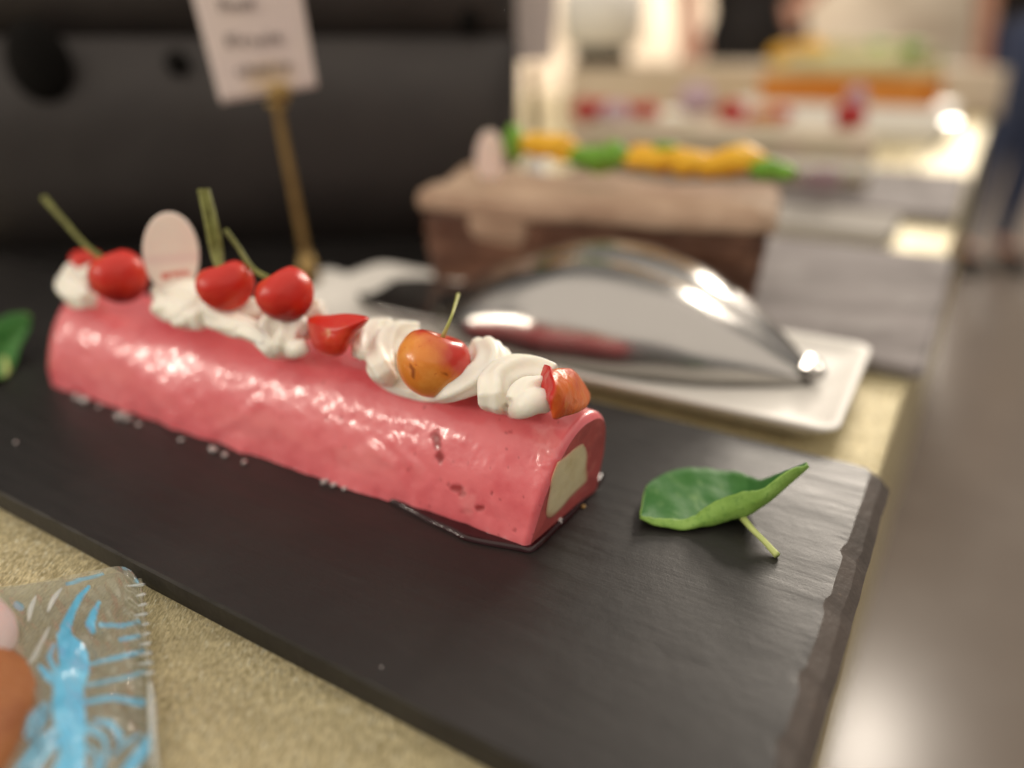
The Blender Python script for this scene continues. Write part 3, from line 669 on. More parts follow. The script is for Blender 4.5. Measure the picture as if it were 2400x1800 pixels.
plaque(pc, .072, .112, (1, .28, 0), (.02, .18, 1), .006, 'oval white chocolate plaque with red lettering standing in the cream at the left',
       prints=[(-.40, .62, -.55, -.44, .75), (-.40, -.12, -.62, -.50, .9), (.0, .08, -.60, -.42, .7), (.2, .28, -.6, -.42, .7), (.4, .48, -.58, -.4, .6)])

# ------------------------------------------------------------------ nasturtium leaf on the slate
def leaf(stations, label, stem_pts, vein_c, thick=.004, seed=1):
    # station rows: rear rim, rear middle, bottom, front middle, front rim as 3D points
    st = np.array(stations); n = len(st)
    prof = np.stack([cr(st[:, k].reshape(n, 3), 7) for k in range(5)], 1)
    g = []
    for row in prof: g.append(cr(row, 6))
    g = np.array(g); nn, mm = g.shape[:2]; vein = []
    for i in range(nn):
        for j in range(mm):
            edge = min(j, mm - 1 - j) / mm
            g[i, j] += np.array([0, -.2, 1]) * (.008 * fbm(g[i, j] * 11, 1, 2, seed) + .004 * fbm((i * .45, j * .02, 0), 1, 1, seed + 3) * (1 if edge < .1 else .3))
            x, y = inv_px(g[i, j]); dx, dy = x - vein_c[0], (y - vein_c[1]) * 1.9; a = math.atan2(dy, dx); rr = math.hypot(dx, dy)
            k = a * 9 / (2 * math.pi) + .12 * fbm((x * .02, y * .02, 0), 1, 2, 4); fr = abs(k - round(k)) * 2 * math.pi / 9 * rr
            vein.append(max(0, 1 - fr / 3.2) * .6 * (1 if rr < 110 else .4) if rr > 5 else .9)
    rt = root('nasturtium_leaf', st[n // 2, 2], label, 'leaf')
    mb = MB(); mb.grid(g); o = sub('blade', mb, [M['leaf_top'], M['leaf_under']], rt, attrs={'vein': vein})
    m = o.modifiers.new('thick', 'SOLIDIFY'); m.thickness = thick * S; m.offset = 0; m.material_offset = 1; m.material_offset_rim = 1
    mb = MB(); q = cr(np.array(stem_pts), 8); mb.tube(q[:, :3], q[:, 3], 12); sub('stalk', mb, M['leaf_stem'], rt)
    return rt
def stn(rear, rt_, bot, zb, front, ft_):
    b_ = P(*bot, zb); tb = (b_[1] * c_ - (b_[2] - 1) * s_)
    r_ = PT(*rear, tb + rt_); f_ = PT(*front, tb + ft_)
    mr = r_ * .52 + b_ * .48 - np.array([0, 0, .30 * np.linalg.norm(r_ - b_)]) * .35; mf = f_ * .5 + b_ * .5 + (b_ - r_) * .10
    mr[2] = max(mr[2], .007)
    return [r_, mr, b_, mf, f_]
LS = [stn((1384, 1106), .02, (1382, 1121), .018, (1384, 1117), -.002),
      stn((1397, 1052), .10, (1416, 1132), .006, (1424, 1123), -.004),
      stn((1438, 1020), .16, (1470, 1136), .004, (1487, 1120), -.006),
      stn((1500, 1010), .18, (1522, 1131), .006, (1525, 1094), -.01),
      stn((1555, 1016), .18, (1570, 1124), .008, (1562, 1076), -.02),
      stn((1602, 1022), .16, (1612, 1116), .020, (1602, 1064), -.03),
      stn((1640, 1038), .12, (1655, 1088), .055, (1642, 1060), -.03),
      stn((1688, 1020), .05, (1702, 1048), .095, (1690, 1026), -.02),
      stn((1742, 1000), .01, (1747, 1009), .135, (1744, 1003), -.01)]
q0 = P(1603, 1117, .022)
leaf(LS, 'green round leaf curled to a raised tip on the right part of the slate', [(*q0, .0085), (*P(1625, 1143, .022), .0068), (*P(1652, 1170, .015), .0066), (*P(1679, 1200, .007), .0075)], (1500, 1078))
# second leaf, cut by the left edge of the view
def q3(x, y, z): return P(x, y, z)
LS2 = []
for (xr, yr, zr), (xb, yb, zb), (xf, yf, zf) in [((-150, 770, .05), (-150, 800, .01), (-150, 835, .04)), ((-90, 720, .09), (-85, 790, .008), (-70, 830, .03)), ((-30, 694, .12), (-20, 765, .01), (-2, 816, .02)), ((20, 680, .14), (28, 742, .04), (24, 800, .012)), ((50, 676, .15), (55, 712, .09), (44, 752, .04)), ((66, 680, .15), (68, 694, .12), (64, 712, .09))]:
    r_, b_, f_ = q3(xr, yr, zr), q3(xb, yb, zb), q3(xf, yf, zf); LS2.append([r_, (r_ + b_) / 2, b_, (b_ + f_) / 2, f_])
leaf(LS2, 'blurred green leaf on the slate at the left edge behind the roll cake', [(*P(10, 775, .02), .009), (*P(15, 800, .015), .008), (*P(8, 812, .01), .008)], (-20, 740), seed=5)

# ------------------------------------------------------------------ white plate with steel tongs
def rrect(c, a, b, r, n=8):        # rounded rectangle outline: centre, half vectors
    a, b = np.array(a, float), np.array(b, float); la, lb = np.linalg.norm(a), np.linalg.norm(b); ua, ub = a / la, b / lb; out = []
    for sx, sy, a0 in ((1, 1, 0), (-1, 1, 90), (-1, -1, 180), (1, -1, 270)):
        o = c + ua * (la - r) * sx + ub * (lb - r) * sy
        for k in range(n + 1):
            t = R(a0 + 90 * k / n); out.append(o + r * (ua * math.cos(t) + ub * math.sin(t)))
    return np.array(out)
PL = np.array([-.865, .502]); PD = np.array([.502, .865]); pc0 = np.array([.88, 1.815]) + PL * 1.09 + PD * .375
mb = MB(); zr = .035
o1 = lambda i: rrect(pc0, PL * (1.09 - i), PD * (.375 - i), max(.02, .06 - i * .3))
rings = [np.c_[o1(i), np.full(36, z)] for i, z in [(.12, -.05), (.10, -.05), (.03, zr - .03), (.0, zr - .005), (.003, zr + .003), (.012, zr + .004), (.03, zr - .003), (.07, zr - .018), (.12, zr - .026), (.2, zr - .028), (.3, zr - .028)]]
mb.loft(rings); o = link('serving_plate', mb, M['porcelain'], base=(*pc0, ZT)); tag(o, 'white rectangular porcelain plate with rounded corners behind the slate', 'plate')
ZP = zr - .026
# tongs: a tall arched upper blade over a flat lower blade, joined in a fold at the right
rt = root('cake_tongs', (*(pc0), ZP), 'polished steel cake tongs with an arched blade resting on the white plate', 'tongs')
pr0 = np.array([.88, 1.815])
def pp(l, d, z): q = pr0 + PL * l + PD * d; return np.array([q[0], q[1], z])
g = []
for i in range(81):
    f = i / 80; l = .150 + 1.36 * f
    ht = np.interp(f, [0, .06, .15, .30, .45, .58, .72, .86, 1], [.03, .08, .15, .235, .282, .292, .26, .185, .09]); wd = np.interp(f, [0, .08, .2, .4, .6, .8, 1], [.05, .10, .17, .225, .235, .21, .15]); row = []
    for j in range(61):
        th = math.pi * j / 60; a = -math.cos(th); pw = .62
        nr = np.interp(f, [0, .08, .2, .4, .6, .8, .92, 1], [.05, .12, .21, .30, .345, .33, .26, .15]); row.append(pp(l, .375 + (wd if a > 0 else nr) * (math.copysign(abs(a) ** .9, a)), ZP + .012 + ht * abs(math.sin(th)) ** pw))
    g.append(row)
g = [cr(np.array([g[i][j] for i in range(0, 81, 8)]), 8) for j in range(61)]; g = [[g[j][i] for j in range(61)] for i in range(len(g[0]))]
g3 = [[q_ + np.array([*(PD * (.02 + .16 * math.sin(math.pi * i / (len(g) - 1)))), .022 * math.sin(math.pi * i / (len(g) - 1)) ** .6]) for q_ in r_] for i, r_ in enumerate(g)]
mb = MB(); mb.grid(g3); o = sub('rear_blade', mb, M['steel'], rt); m = o.modifiers.new('thick', 'SOLIDIFY'); m.thickness = .010 * S; m.offset = -1
mb = MB(); mb.grid(g); o = sub('upper_blade', mb, M['steel'], rt); m = o.modifiers.new('thick', 'SOLIDIFY'); m.thickness = .012 * S; m.offset = -1
g = []
for i in range(41):
    f = i / 40; l = .16 + 1.75 * f; wd = .05 + .17 * min(1, f * 2.2) ** .8 * (1 - max(0, (f - .86) / .14) ** 3 * .6); row = []
    for j in range(13):
        a = -1 + 2 * j / 12; row.append(pp(l, .385 + wd * a, ZP + .010 + .022 * a * a + .02 * max(0, f - .7)))
    g.append(row)
mb = MB(); mb.grid(g); o = sub('lower_blade', mb, M['steel'], rt); m = o.modifiers.new('thick', 'SOLIDIFY'); m.thickness = .010 * S; m.offset = 1
mb = MB(); g = []
for i in range(21):
    a = R(90 + 180 * i / 20); g.append([pp(.165 + .05 * math.cos(a) * -1 * -1, .385 + w_, ZP + .040 + .028 * math.sin(a)) for w_ in np.linspace(-.055, .055, 9)])
mb.grid(g); mb.ball(pp(.13, .385, ZP + .035), (.035, .05, .024), 20, 12, axes=np.array([[PL[0], PL[1], 0], [PD[0], PD[1], 0], [0, 0, 1]])); o = sub('hinge_fold', mb, M['steel'], rt)

# ------------------------------------------------------------------ sign card on a gold stick
rt = root('sign_stand', PT(700, 605, 3.35), 'white price card on a thin gold stick with a white foot behind the roll cake', 'sign')
yb = 3.30
def PY(x, y, Y): r = ray(x, y); return C0 + r * (Y / r[1])
mb = MB(); q = cr(np.array([(*PY(668, 600, yb), .020), (*PY(655, 520, yb), .019), (*PY(632, 400, yb), .019), (*PY(610, 290, yb), .019), (*PY(598, 215, yb), .019)]), 6); mb.tube(q[:, :3], q[:, 3], 12); sub('stick', mb, M['gold_metal'], rt)
mb = MB(); q = np.array([(*PY(672, 620, yb), .05), (*PY(665, 580, yb), .045), (*PY(660, 548, yb), .026)]); mb.tube(q[:, :3], q[:, 3], 14); sub('ferrule', mb, M['gold_metal'], rt)
mb = MB(); fc = PY(704, 625, yb + .08); mb.ball((fc[0], fc[1], fc[2] - .03), (.15, .15, .12), 24, 14); sub('foot', mb, M['porcelain'], rt)
bl_, br_ = PY(478, 224, yb), PY(686, 188, yb); tl_, tr_ = PY(396, -85, yb - .04), PY(640, -85, yb - .04)
n_ = np.cross(br_ - bl_, tl_ - bl_); n_ /= np.linalg.norm(n_)
if n_[1] > 0: n_ = -n_
mb = MB(); g = []; tint = []
for i in range(17):
    for_ = []
    for j in range(17):
        u, v = j / 16, i / 16; for_.append(bl_ * (1 - u) * (1 - v) + br_ * u * (1 - v) + tl_ * (1 - u) * v + tr_ * u * v + n_ * .01 * math.sin(u * 3))
        tint.append(max(0, 1 - (((u - .55) / .30) ** 2 + ((v - .13) / .16) ** 2)) * .8)
    g.append(for_)
mb.grid(g); o = sub('card', mb, M['card'], rt, attrs={'tint': tint}); m = o.modifiers.new('thick', 'SOLIDIFY'); m.thickness = .006 * S; m.offset = 0
mb = MB(); cl = PY(604, 200, yb - .02); mb.ball(cl, (.05, .02, .035), 16, 10); mb.ball(PY(598, 225, yb), (.045, .02, .02), 16, 10); sub('clip', mb, M['gold_metal'], rt)
# lettering, flat print on the card
def text(body, u0, v0, size, depth=.002):
    cu = bpy.data.curves.new('lettering', 'FONT'); cu.body = body; cu.size = 1; cu.extrude = .004
    to = bpy.data.objects.new('tmp', cu); col.objects.link(to); dg = bpy.context.evaluated_depsgraph_get(); me = bpy.data.meshes.new_from_object(to.evaluated_get(dg))
    vs = np.array([v.co[:] for v in me.vertices]); fs = [tuple(p.vertices) for p in me.polygons]; bpy.data.objects.remove(to)
    wv = vs[:, 0].max(); u = u0[0] + (u0[1] - u0[0]) * vs[:, 0] / wv; v = v0 + size * vs[:, 1]
    pts = bl_ * ((1 - u) * (1 - v))[:, None] + br_ * (u * (1 - v))[:, None] + tl_ * ((1 - u) * v)[:, None] + tr_ * (u * v)[:, None] + n_ * (.014 + .01 * np.sin(u * 3) + vs[:, 2] * .5)[:, None]
    m_ = MB(); m_.add(pts, fs); sub('lettering', m_, M['ink'], rt, smooth=False)
text('Fruit', (.20, .76), .40, .13); text('cherry', (.24, .80), .19, .11); text('Roll', (.22, .55), .66, .12)

# ------------------------------------------------------------------ wrapped sponge at the lower left
strokes = [([(690, 250, 14), (620, 330, 30), (560, 440, 36), (512, 560, 54), (500, 650, 60)], 1), ([(770, 370, 14), (730, 450, 34), (700, 540, 46), (722, 595, 26)], 1),
    ([(500, 640, 60), (560, 760, 110), (590, 850, 120), (550, 960, 120), (510, 1080, 140), (525, 1200, 150), (560, 1300, 110), (565, 1450, 120), (560, 1700, 150)], 1),
    ([(780, 545, 24), (950, 552, 24), (1080, 520, 16)], .7), ([(940, 660, 24), (1080, 630, 18)], .7), ([(700, 850, 16), (950, 790, 26), (1190, 735, 22)], .65), ([(680, 1015, 20), (950, 960, 20), (1200, 892, 26)], .6),
    ([(640, 1150, 22), (880, 1110, 30), (1100, 1152, 40)], .85), ([(740, 1290, 20), (860, 1315, 36), (930, 1400, 36), (920, 1450, 26)], .8), ([(600, 1400, 26), (700, 1370, 22), (820, 1430, 26), (825, 1540, 26), (770, 1700, 26)], .75),
    ([(310, 870, 20), (370, 940, 44), (450, 990, 50), (530, 1010, 60)], 1), ([(560, 1240, 30), (420, 1370, 32), (280, 1500, 34), (150, 1680, 34)], .95), ([(560, 1330, 30), (440, 1450, 34), (330, 1570, 34), (250, 1700, 34)], .95),
    ([(350, 1160, 20), (250, 1270, 30), (208, 1400, 22)], .8), ([(600, 1480, 30), (500, 1570, 50), (430, 1700, 40)], .9), ([(1255, 1230, 40), (1190, 1420, 60), (1080, 1560, 64), (980, 1700, 60)], .95), ([(1215, 1000, 14), (1245, 1200, 26), (1255, 1350, 30)], .6),
    ([(520, 230, 16), (650, 188, 20), (800, 150, 14)], .6), ([(130, 390, 34), (160, 410, 34)], .6), ([(1060, 205, 20), (1110, 215, 26)], .7), ([(960, 100, 14), (1040, 110, 20)], .45), ([(330, 1240, 16), (290, 1330, 22), (300, 1420, 16)], .7), ([(700, 1500, 20), (760, 1570, 24), (740, 1690, 24)], .8), ([(650, 1330, 20), (740, 1345, 20), (800, 1400, 18)], .7), ([(380, 1180, 20), (330, 1300, 26), (240, 1440, 26)], .8), ([(880, 1560, 20), (960, 1480, 26), (1080, 1400, 20)], .7), ([(420, 700, 16), (380, 800, 26), (430, 900, 30)], .8)]
def zoom2d(zx, zy): return (zx * .3014) / K, (1300 + .3014 * zy) / K
def print_at(x, y):
    zx, zy = x * K / .3014, (y * K - 1300) / .3014; k = 0
    for pl, v in strokes:
        for (ax_, ay, aw), (bx, by, bw) in zip(pl[:-1], pl[1:]):
            if min(ax_, bx) - 100 > zx or max(ax_, bx) + 100 < zx or min(ay, by) - 100 > zy or max(ay, by) + 100 < zy: continue
            L2 = (bx - ax_) ** 2 + (by - ay) ** 2; t = max(0, min(1, ((zx - ax_) * (bx - ax_) + (zy - ay) * (by - ay)) / L2))
            d = math.hypot(zx - ax_ - t * (bx - ax_), zy - ay - t * (by - ay)); hw = (aw + (bw - aw) * t) * (1.0 if max(aw, bw) > 90 else .80)
            k = max(k, v * max(0, min(1, (hw - d) / 9 + .5)))
    return k
rt = root('wrapped_sponge', P(-40, 1560, ZT), 'brown sponge cake with pale icing in clear film with blue swirls at lower left', 'wrapped cake')
NUf, NVf = 120, 150; g = []; pr = []
for i in range(NVf + 1):
    v = i / NVf; row = []
    for j in range(NUf + 1):
        u = j / NUf
        # outline in view pixels: top edge and right edge of the packet
        xr = 300 + 55 * v + 6 * math.sin(v * 40) * 0; xl = -170 + 20 * v
        x = xl + (xr - xl) * u
        ytop = 1290 - 75 * max(0, min(1, (x + 60) / 350)) ** .9
        rc = max(0, (u - .86) / .14); ytop += 40 * rc ** 3
        y = ytop + (1830 - ytop) * v
        z = ZT + .006 + .10 * max(0, 1 - u * 1.02) ** .55 * math.sin(math.pi * min(1, .12 + v * .75)) + .035 * (1 - v) * u + .010 * fbm((u * 7 + v * 3, v * 5 - u * 2, 0), 1, 3, 3) + .006 * fbm((u * 18 - v * 9, v * 9, 0), 1, 2, 4)
        if u > .93: z += .004 * math.sin(v * 130)
        z = max(z, ZT + .004)
        row.append(P(x, y, z)); pr.append(print_at(x, y))
    g.append(row)
mb = MB(); mb.grid(g, flip=True); sub('film', mb, M['film'], rt, attrs={'print': pr})
mb = MB(); g2 = [[P(p_[0], p_[1], ZT + .002) for p_ in [(-170 + 475 * u + 50 * v * u, 1290 - 60 * u + (540 + 60 * u) * v) for u in np.linspace(0, .98, 10)]] for v in np.linspace(0, 1, 10)]
mb.grid(g2, flip=True); sub('film_back', mb, M['film'], rt)
mb = MB(); e = [P(302 + 55 * v, 1252 + (1830 - 1252) * v, ZT + .03 * (1 - v) + .012) for v in np.linspace(0, 1, 60)]
mb.tube(e, [.004 + .0016 * math.sin(i * 2.2) for i in range(60)], 8); sub('crimped_seam', mb, M['film'], rt)
def fz(zx, zy, z): x, y = zoom2d(zx, zy); return P(x, y, z)
mb = MB()
for k in range(10):
    y0 = 230 + k * 76; x1 = 1120 + (y0 - 200) * .108
    mb.tube([fz(x1 - rng.uniform(50, 130), y0 + 14, ZT + .052 - k * .0015), fz(x1 - 10, y0 + 2, ZT + .060 - k * .0015), fz(x1 - 3, y0, ZT + .052 - k * .0015)], [.002, .0038, .0028], 8)
for pl in ([(480, 260), (420, 340), (370, 445)], [(280, 320), (240, 420), (222, 520)], [(385, 560), (310, 710), (230, 850), (110, 925)], [(1165, 980), (1180, 1200), (1190, 1680)], [(130, 930), (200, 1050), (240, 1130)]):
    q = cr(np.array([fz(a_, b_, ZT + .075) for a_, b_ in pl]), 6); n_q = len(q); mb.tube(q, [.0042 * math.sin(math.pi * (i + .6) / (n_q + .2)) + .001 for i in range(n_q)], 8)
sub('crease_glint', mb, M['glint_plastic'], rt)  # pale tubes painting the white glints along the film folds and seam teeth
mb = MB(); c = P(-118, 1610, ZT + .07); mb.ball(c, (.115, .22, .085), 30, 20, axes=np.array([[.95, .3, 0], [-.3, .95, 0], [0, 0, 1]]), amp=.10, fr=1.8, seed=3); sub('sponge', mb, M['sponge'], rt)
mb = MB(); c = P(-112, 1415, ZT + .11); mb.ball(c, (.088, .12, .115), 30, 20, amp=.06, fr=1.8, seed=5); sub('icing', mb, M['icing'], rt)

# ------------------------------------------------------------------ chocolate cake on the grey tray
def tray(d_0, d_1, l_0, l_1, z0, z1, m, name, label, r=.05):
    c = (TA + E1 * (d_0 + d_1) / 2 + E2 * (l_0 + l_1) / 2); o1 = rrect(c, E2 * (l_1 - l_0) / 2, E1 * (d_1 - d_0) / 2, r); o2 = rrect(c, E2 * ((l_1 - l_0) / 2 - .015), E1 * ((d_1 - d_0) / 2 - .015), r * .8)
    mb = MB(); mb.loft([np.c_[o2, np.full(36, z0)], np.c_[o1, np.full(36, z0 + .012)], np.c_[o1, np.full(36, z1 - .012)], np.c_[o2, np.full(36, z1)]])
    o = link(name, mb, M[m], base=(*c, z0), smooth=False); return tag(o, label, 'tray')
tray(.80, 2.50, -.05, 2.0, ZT + .002, 0, 'sheen_grey_tray', 'sheen_grey_tray', 'slate tray with its sheen painted pale grey under the chocolate cake', r=.04)
CA = np.array([-.945, .326]); CW = np.array([.326, .945]); CO = np.array([.965, 2.84])
def CP(a, w, z): q = CO + CA * a + CW * w; return np.array([q[0], q[1], z])
rt = root('chocolate_cake', CP(.72, .28, 0), 'brown layered chocolate cake with pale cream top and fruit row on grey tray', 'cake')
def cake_loft(a0, a1, w0, w1, levels, r=.07, noise_=.01, fr=4, seed=1, frame=None):
    rings = []
    fa, fw, fo = frame or (CA, CW, CO)
    for z, gx in levels:
        c = fo + fa * (a0 + a1) / 2 + fw * (w0 + w1) / 2; o = rrect(c, fa * ((a1 - a0) / 2 + gx), fw * ((w1 - w0) / 2 + gx), max(.01, r + gx), 10)
        # densify
        o = np.concatenate([[o[i] * (1 - t) + o[(i + 1) % len(o)] * t for t in (0, .25, .5, .75)] for i in range(len(o))])
        rings.append([(p[0], p[1], z + noise_ * fbm((p[0] * fr, p[1] * fr, z * 2), 1, 2, seed)) for p in o])
    mb = MB(); mb.loft(rings); return mb
lv = [(.003, -.03)]
for i in range(1, 13): z = .31 * i / 12; lv.append((z * 1.06, -.03 + .03 * i / 12 + (.008 if i % 3 == 0 else 0)))
sub('layers', cake_loft(0, 1.45, 0, .58, lv, seed=2, noise_=.006), M['choc'], rt)
sub('cream_top', cake_loft(-.02, 1.47, -.02, .60, [(.335, -.02), (.34, .002), (.355, .006), (.38, .008), (.41, .0), (.425, -.02), (.434, -.07), (.436, -.2)], noise_=.045, fr=5, seed=4, r=.09), M['choc_cream'], rt)
mb = MB()
sub('cream_drip', cake_loft(.95, 1.22, -.018, .05, [(.22, -.035), (.24, -.02), (.28, .0), (.34, .0)], noise_=.03, fr=5, seed=7, r=.03), M['choc_cream'], rt)
# fruit along the top
def chunk(name, x, y, wpos, r, m, label, cat, group, el=(1, 1, 1), seed=0, sq=.0):
    p = CP(0, 0, 0)
    r_ = ray(x, y); t = ((CO + CW * wpos) @ CW) / (r_[:2] @ CW); c = C0 + t * r_
    mb = MB(); mb.ball(c, np.array(el) * r, 18, 12, amp=.35, fr=1.5, seed=seed); o = link(name, mb, M[m], base=c - np.array([0, 0, r])); return tag(o, label, cat, group)
gm = 'mango chunks along the chocolate cake'; gg = 'green fruit along the chocolate cake'
for i, (x, y, r) in enumerate([(1165, 312, .066), (1205, 316, .062), (1225, 330, .055), (1385, 338, .066), (1420, 344, .07), (1455, 340, .066), (1490, 352, .07), (1530, 356, .066), (1565, 352, .07), (1600, 345, .078)]):
    chunk('mango_chunk', x, y, .25, r, 'mango', ORD[i] + ' yellow orange mango chunk from the white plaque in the chocolate cake fruit row', 'mango', gm, (1.3, .95, .72), i)
for i, (x, y, r, el) in enumerate([(1112, 310, .06, (.7, 1, 1.2)), (1255, 338, .06, (1, 1, .7)), (1290, 345, .066, (1.2, 1, .8)), (1330, 335, .062, (1, 1, .8)), (1650, 365, .066, (1, 1, .7)), (1690, 372, .05, (1, 1, .6)), (1438, 318, .04, (1.3, 1, .6))]):
    chunk('green_fruit', x, y, .24, r, 'green_fruit', ['green fruit piece touching the white plaque on the chocolate cake', 'left piece of the middle green cluster on the chocolate cake', 'centre front piece of the middle green cluster on the chocolate cake', 'right piece of the middle green cluster on the chocolate cake', 'green piece at the right end beside the brightest mango chunk', 'last low green piece at the right end of the chocolate cake', 'small green sliver behind the middle mango chunks'][i], 'fruit', gg, el, 20 + i)
plaque(CP(1.20, .22, .535), .062, .115, (1, .15, 0), (0, .1, 1), .012, 'oval white plaque standing at the left end of the chocolate cake')

# trays, cakes and things farther along the table
tray(3.55, 5.4, .0, 2.9, ZT + .002, .02, 'sheen_grey_tray', 'sheen_grey_tray', 'grey stone tray under the pale strawberry cake', r=.05)
tray(2.72, 3.35, .28, 1.9, ZT + .002, .03, 'grey_plate', 'serving_plate', 'pale grey plate standing between the two grey trays', r=.05)
fr2 = (np.array([-.945, .326]), np.array([.326, .945]), np.array([2.55, 5.55]))
rt = root('strawberry_cake', (*(fr2[2] + fr2[0]), .02), 'long pale cream cake with strawberries behind the chocolate cake', 'cake')
sub('cake_body', cake_loft(0, 2.2, 0, .8, [(.022, -.02), (.04, 0), (.2, .01), (.32, .01), (.37, -.01), (.39, -.06), (.39, -.3)], noise_=.02, fr=3, seed=5, frame=fr2), M['pale_cake'], rt)
sub('cream_band', cake_loft(-.01, 2.21, -.01, .81, [(.13, 0), (.15, .02), (.19, .02), (.21, 0)], noise_=.02, fr=3, seed=6, frame=fr2), M['cream'], rt)
def bput(name, x, y, t, r, m, label, cat, group, el=(1, 1, .9), seed=0):
    mb = MB(); c = PT(x, y, t); mb.ball(c, np.array(el) * r, 14, 10, amp=.2, fr=1.5, seed=seed); o = link(name, mb, M[m], base=c - np.array([0, 0, r])); return tag(o, label, cat, group)
gs = 'strawberries on the pale cake'
for i, (x, y, r) in enumerate([(1265, 238, .11), (1305, 240, .10), (1355, 240, .09), (1400, 242, .10), (1580, 244, .12), (1600, 262, .10), (1690, 250, .08)]):
    bput('strawberry', x, y, 6.5, r, 'berry', ['leftmost strawberry of the left cluster on the pale cake', 'second strawberry of the left cluster on the pale cake', 'third strawberry of the left cluster on the pale cake', 'last strawberry of the left cluster on the pale cake', 'rear strawberry of the middle pair on the pale cake', 'front strawberry of the middle pair on the pale cake', 'strawberry right of the orange segment on the pale cake'][i], 'strawberry', gs, seed=i)
bput('strawberry', 1835, 252, 5.9, .12, 'berry', 'red strawberry at the right end of the pale cream cake', 'strawberry', None, seed=9)
bput('lilac_flower', 1850, 215, 6.0, .09, 'lilac', 'lilac flower above the strawberry at the right end of the pale cake', 'flower', None, (1, 1, 1.2))
bput('lilac_flower', 1505, 215, 6.6, .13, 'lilac', 'lilac flower between the strawberries on the pale cake', 'flower', None, (1.3, 1, 1))
bput('lilac_flower', 1330, 246, 6.3, .10, 'lilac', 'lilac flower among the left strawberries on the pale cake', 'flower', None, (1.3, 1, 1))
bput('orange_segment', 1650, 252, 6.3, .10, 'orange_cake', 'orange fruit segment beside a strawberry on the pale cake', 'fruit', None, (1.3, 1, .7))
bput('dark_berry', 1775, 388, 4.9, .11, 'purple_berry', 'cluster of purple berries at the foot of the pale cake', 'berries', None, (1.3, 1, .7))

# riser with the orange cake at the right
fr3 = (E2, E1, TA + E1 * 8.2 + E2 * .35)
rt = root('cake_riser', (*(fr3[2] + fr3[0]), ZT), 'low white riser box under the orange cake', 'riser'); sub('box', cake_loft(0, 2.5, 0, 1.6, [(ZT + .003, 0), (.05, 0), (.28, 0), (.30, -.02)], noise_=0, frame=fr3, r=.05), M['porcelain'], rt)
fr3b = (E2, E1, TA + E1 * 8.45 + E2 * .55)
rt = root('orange_cake', (*(fr3b[2] + fr3b[0]), .3), 'orange cake topped with green and yellow fruit at upper right', 'cake')
sub('cake_body', cake_loft(0, 2.0, 0, 1.1, [(.303, -.02), (.33, 0), (.55, .0), (.62, -.02), (.63, -.1)], noise_=.02, fr=3, seed=9, frame=fr3b), M['orange_cake'], rt)
sub('topping', cake_loft(.05, 1.95, .05, 1.05, [(.60, .0), (.66, .02), (.76, .0), (.84, -.10), (.86, -.3)], noise_=.10, fr=2.5, seed=11, frame=fr3b), M['salad'], rt)
for i in range(22):
    a_, w_ = .15 + 1.7 * ((i * .618) % 1), .12 + .8 * ((i * .381 + .1) % 1); q_ = fr3b[2] + fr3b[0] * a_ + fr3b[1] * w_; mb = MB(); r_ = .11 + .05 * ((i * .27) % 1)
    mb.ball((q_[0], q_[1], .86 + .02 * (i % 3)), (r_ * 1.2, r_, r_ * .8), 12, 8, amp=.3, fr=1.5, seed=i); sub('fruit_piece', mb, M[('green_fruit', 'mango', 'salad', 'pale_cake', 'salad')[i % 5]], rt)
# white pot on black base, second card, pale boxes
fr5 = (np.array([-.99, .14]), np.array([.14, .99]), np.array([7.4, 12.2]))
rt = root('buffet_riser', (*(fr5[2] + fr5[0] * 3.4), ZT), 'long beige cloth covered riser at the back of the table', 'riser'); sub('box', cake_loft(0, 6.6, 0, 3.4, [(ZT + .003, .05), (.1, .02), (.6, 0), (.63, -.02)], noise_=0, frame=fr5, r=.08), M['riser_cloth'], rt)
cpt = PT(1300, 60, 12.6)[:2]; rt = root('white_pot', (*cpt, .635), 'white pot on a short black stand at the back of the table', 'pot')
def ringz(c, prof, n=32): return [[(c[0] + r * math.cos(2 * math.pi * j / n), c[1] + r * math.sin(2 * math.pi * j / n), z) for j in range(n)] for z, r in prof]
mb = MB(); mb.loft(ringz(cpt, [(.635, .42), (.66, .48), (.85, .46), (.88, .42)])); sub('stand', mb, M['matte_black'], rt)
mb = MB(); mb.loft(ringz(cpt, [(.882, .45), (.95, .66), (1.4, .72), (1.75, .7), (1.77, .66), (1.5, .62), (1.0, .5)])); sub('bowl', mb, M['porcelain'], rt)
rt = root('sign_stand', PY(1160, 215, 5.6), 'tall pinkish white price card at the edge of the dark bench', 'sign')
yb2 = 5.2; a_, b_, c2_, d2_ = PY(1083, 135, yb2), PY(1196, 128, yb2), PY(1204, -60, yb2), PY(1075, -60, yb2)
mb = MB(); mb.add([*(a_, b_, c2_, d2_), *[p + np.array([0, .03, 0]) for p in (a_, b_, c2_, d2_)]], [(0, 1, 2, 3), (7, 6, 5, 4), (0, 4, 5, 1), (1, 5, 6, 2), (2, 6, 7, 3), (3, 7, 4, 0)]); sub('card', mb, M['card'], rt, smooth=False)
mb = MB(); mb.tube([PY(1150, 140, yb2), PY(1158, 330, yb2)], .03, 10); sub('stick', mb, M['gold_metal'], rt)
mb = MB(); q = PY(1158, 330, yb2); mb.loft(ringz(q[:2], [(ZT + .003, .16), (ZT + .03, .16), (q[2], .05)], 24)); sub('foot', mb, M['porcelain'], rt)
fr4 = (E2, E1, TA + E1 * 6.2 + E2 * 2.6)
rt = root('cream_cake', (*(fr4[2] + fr4[0] * .6), ZT), 'pale cream cake block farther back on the gold table', 'cake'); sub('cake_body', cake_loft(0, 1.5, 0, .8, [(ZT + .003, 0), (.1, .01), (.20, .01), (.24, -.04)], noise_=.02, frame=fr4), M['pale_cake'], rt)
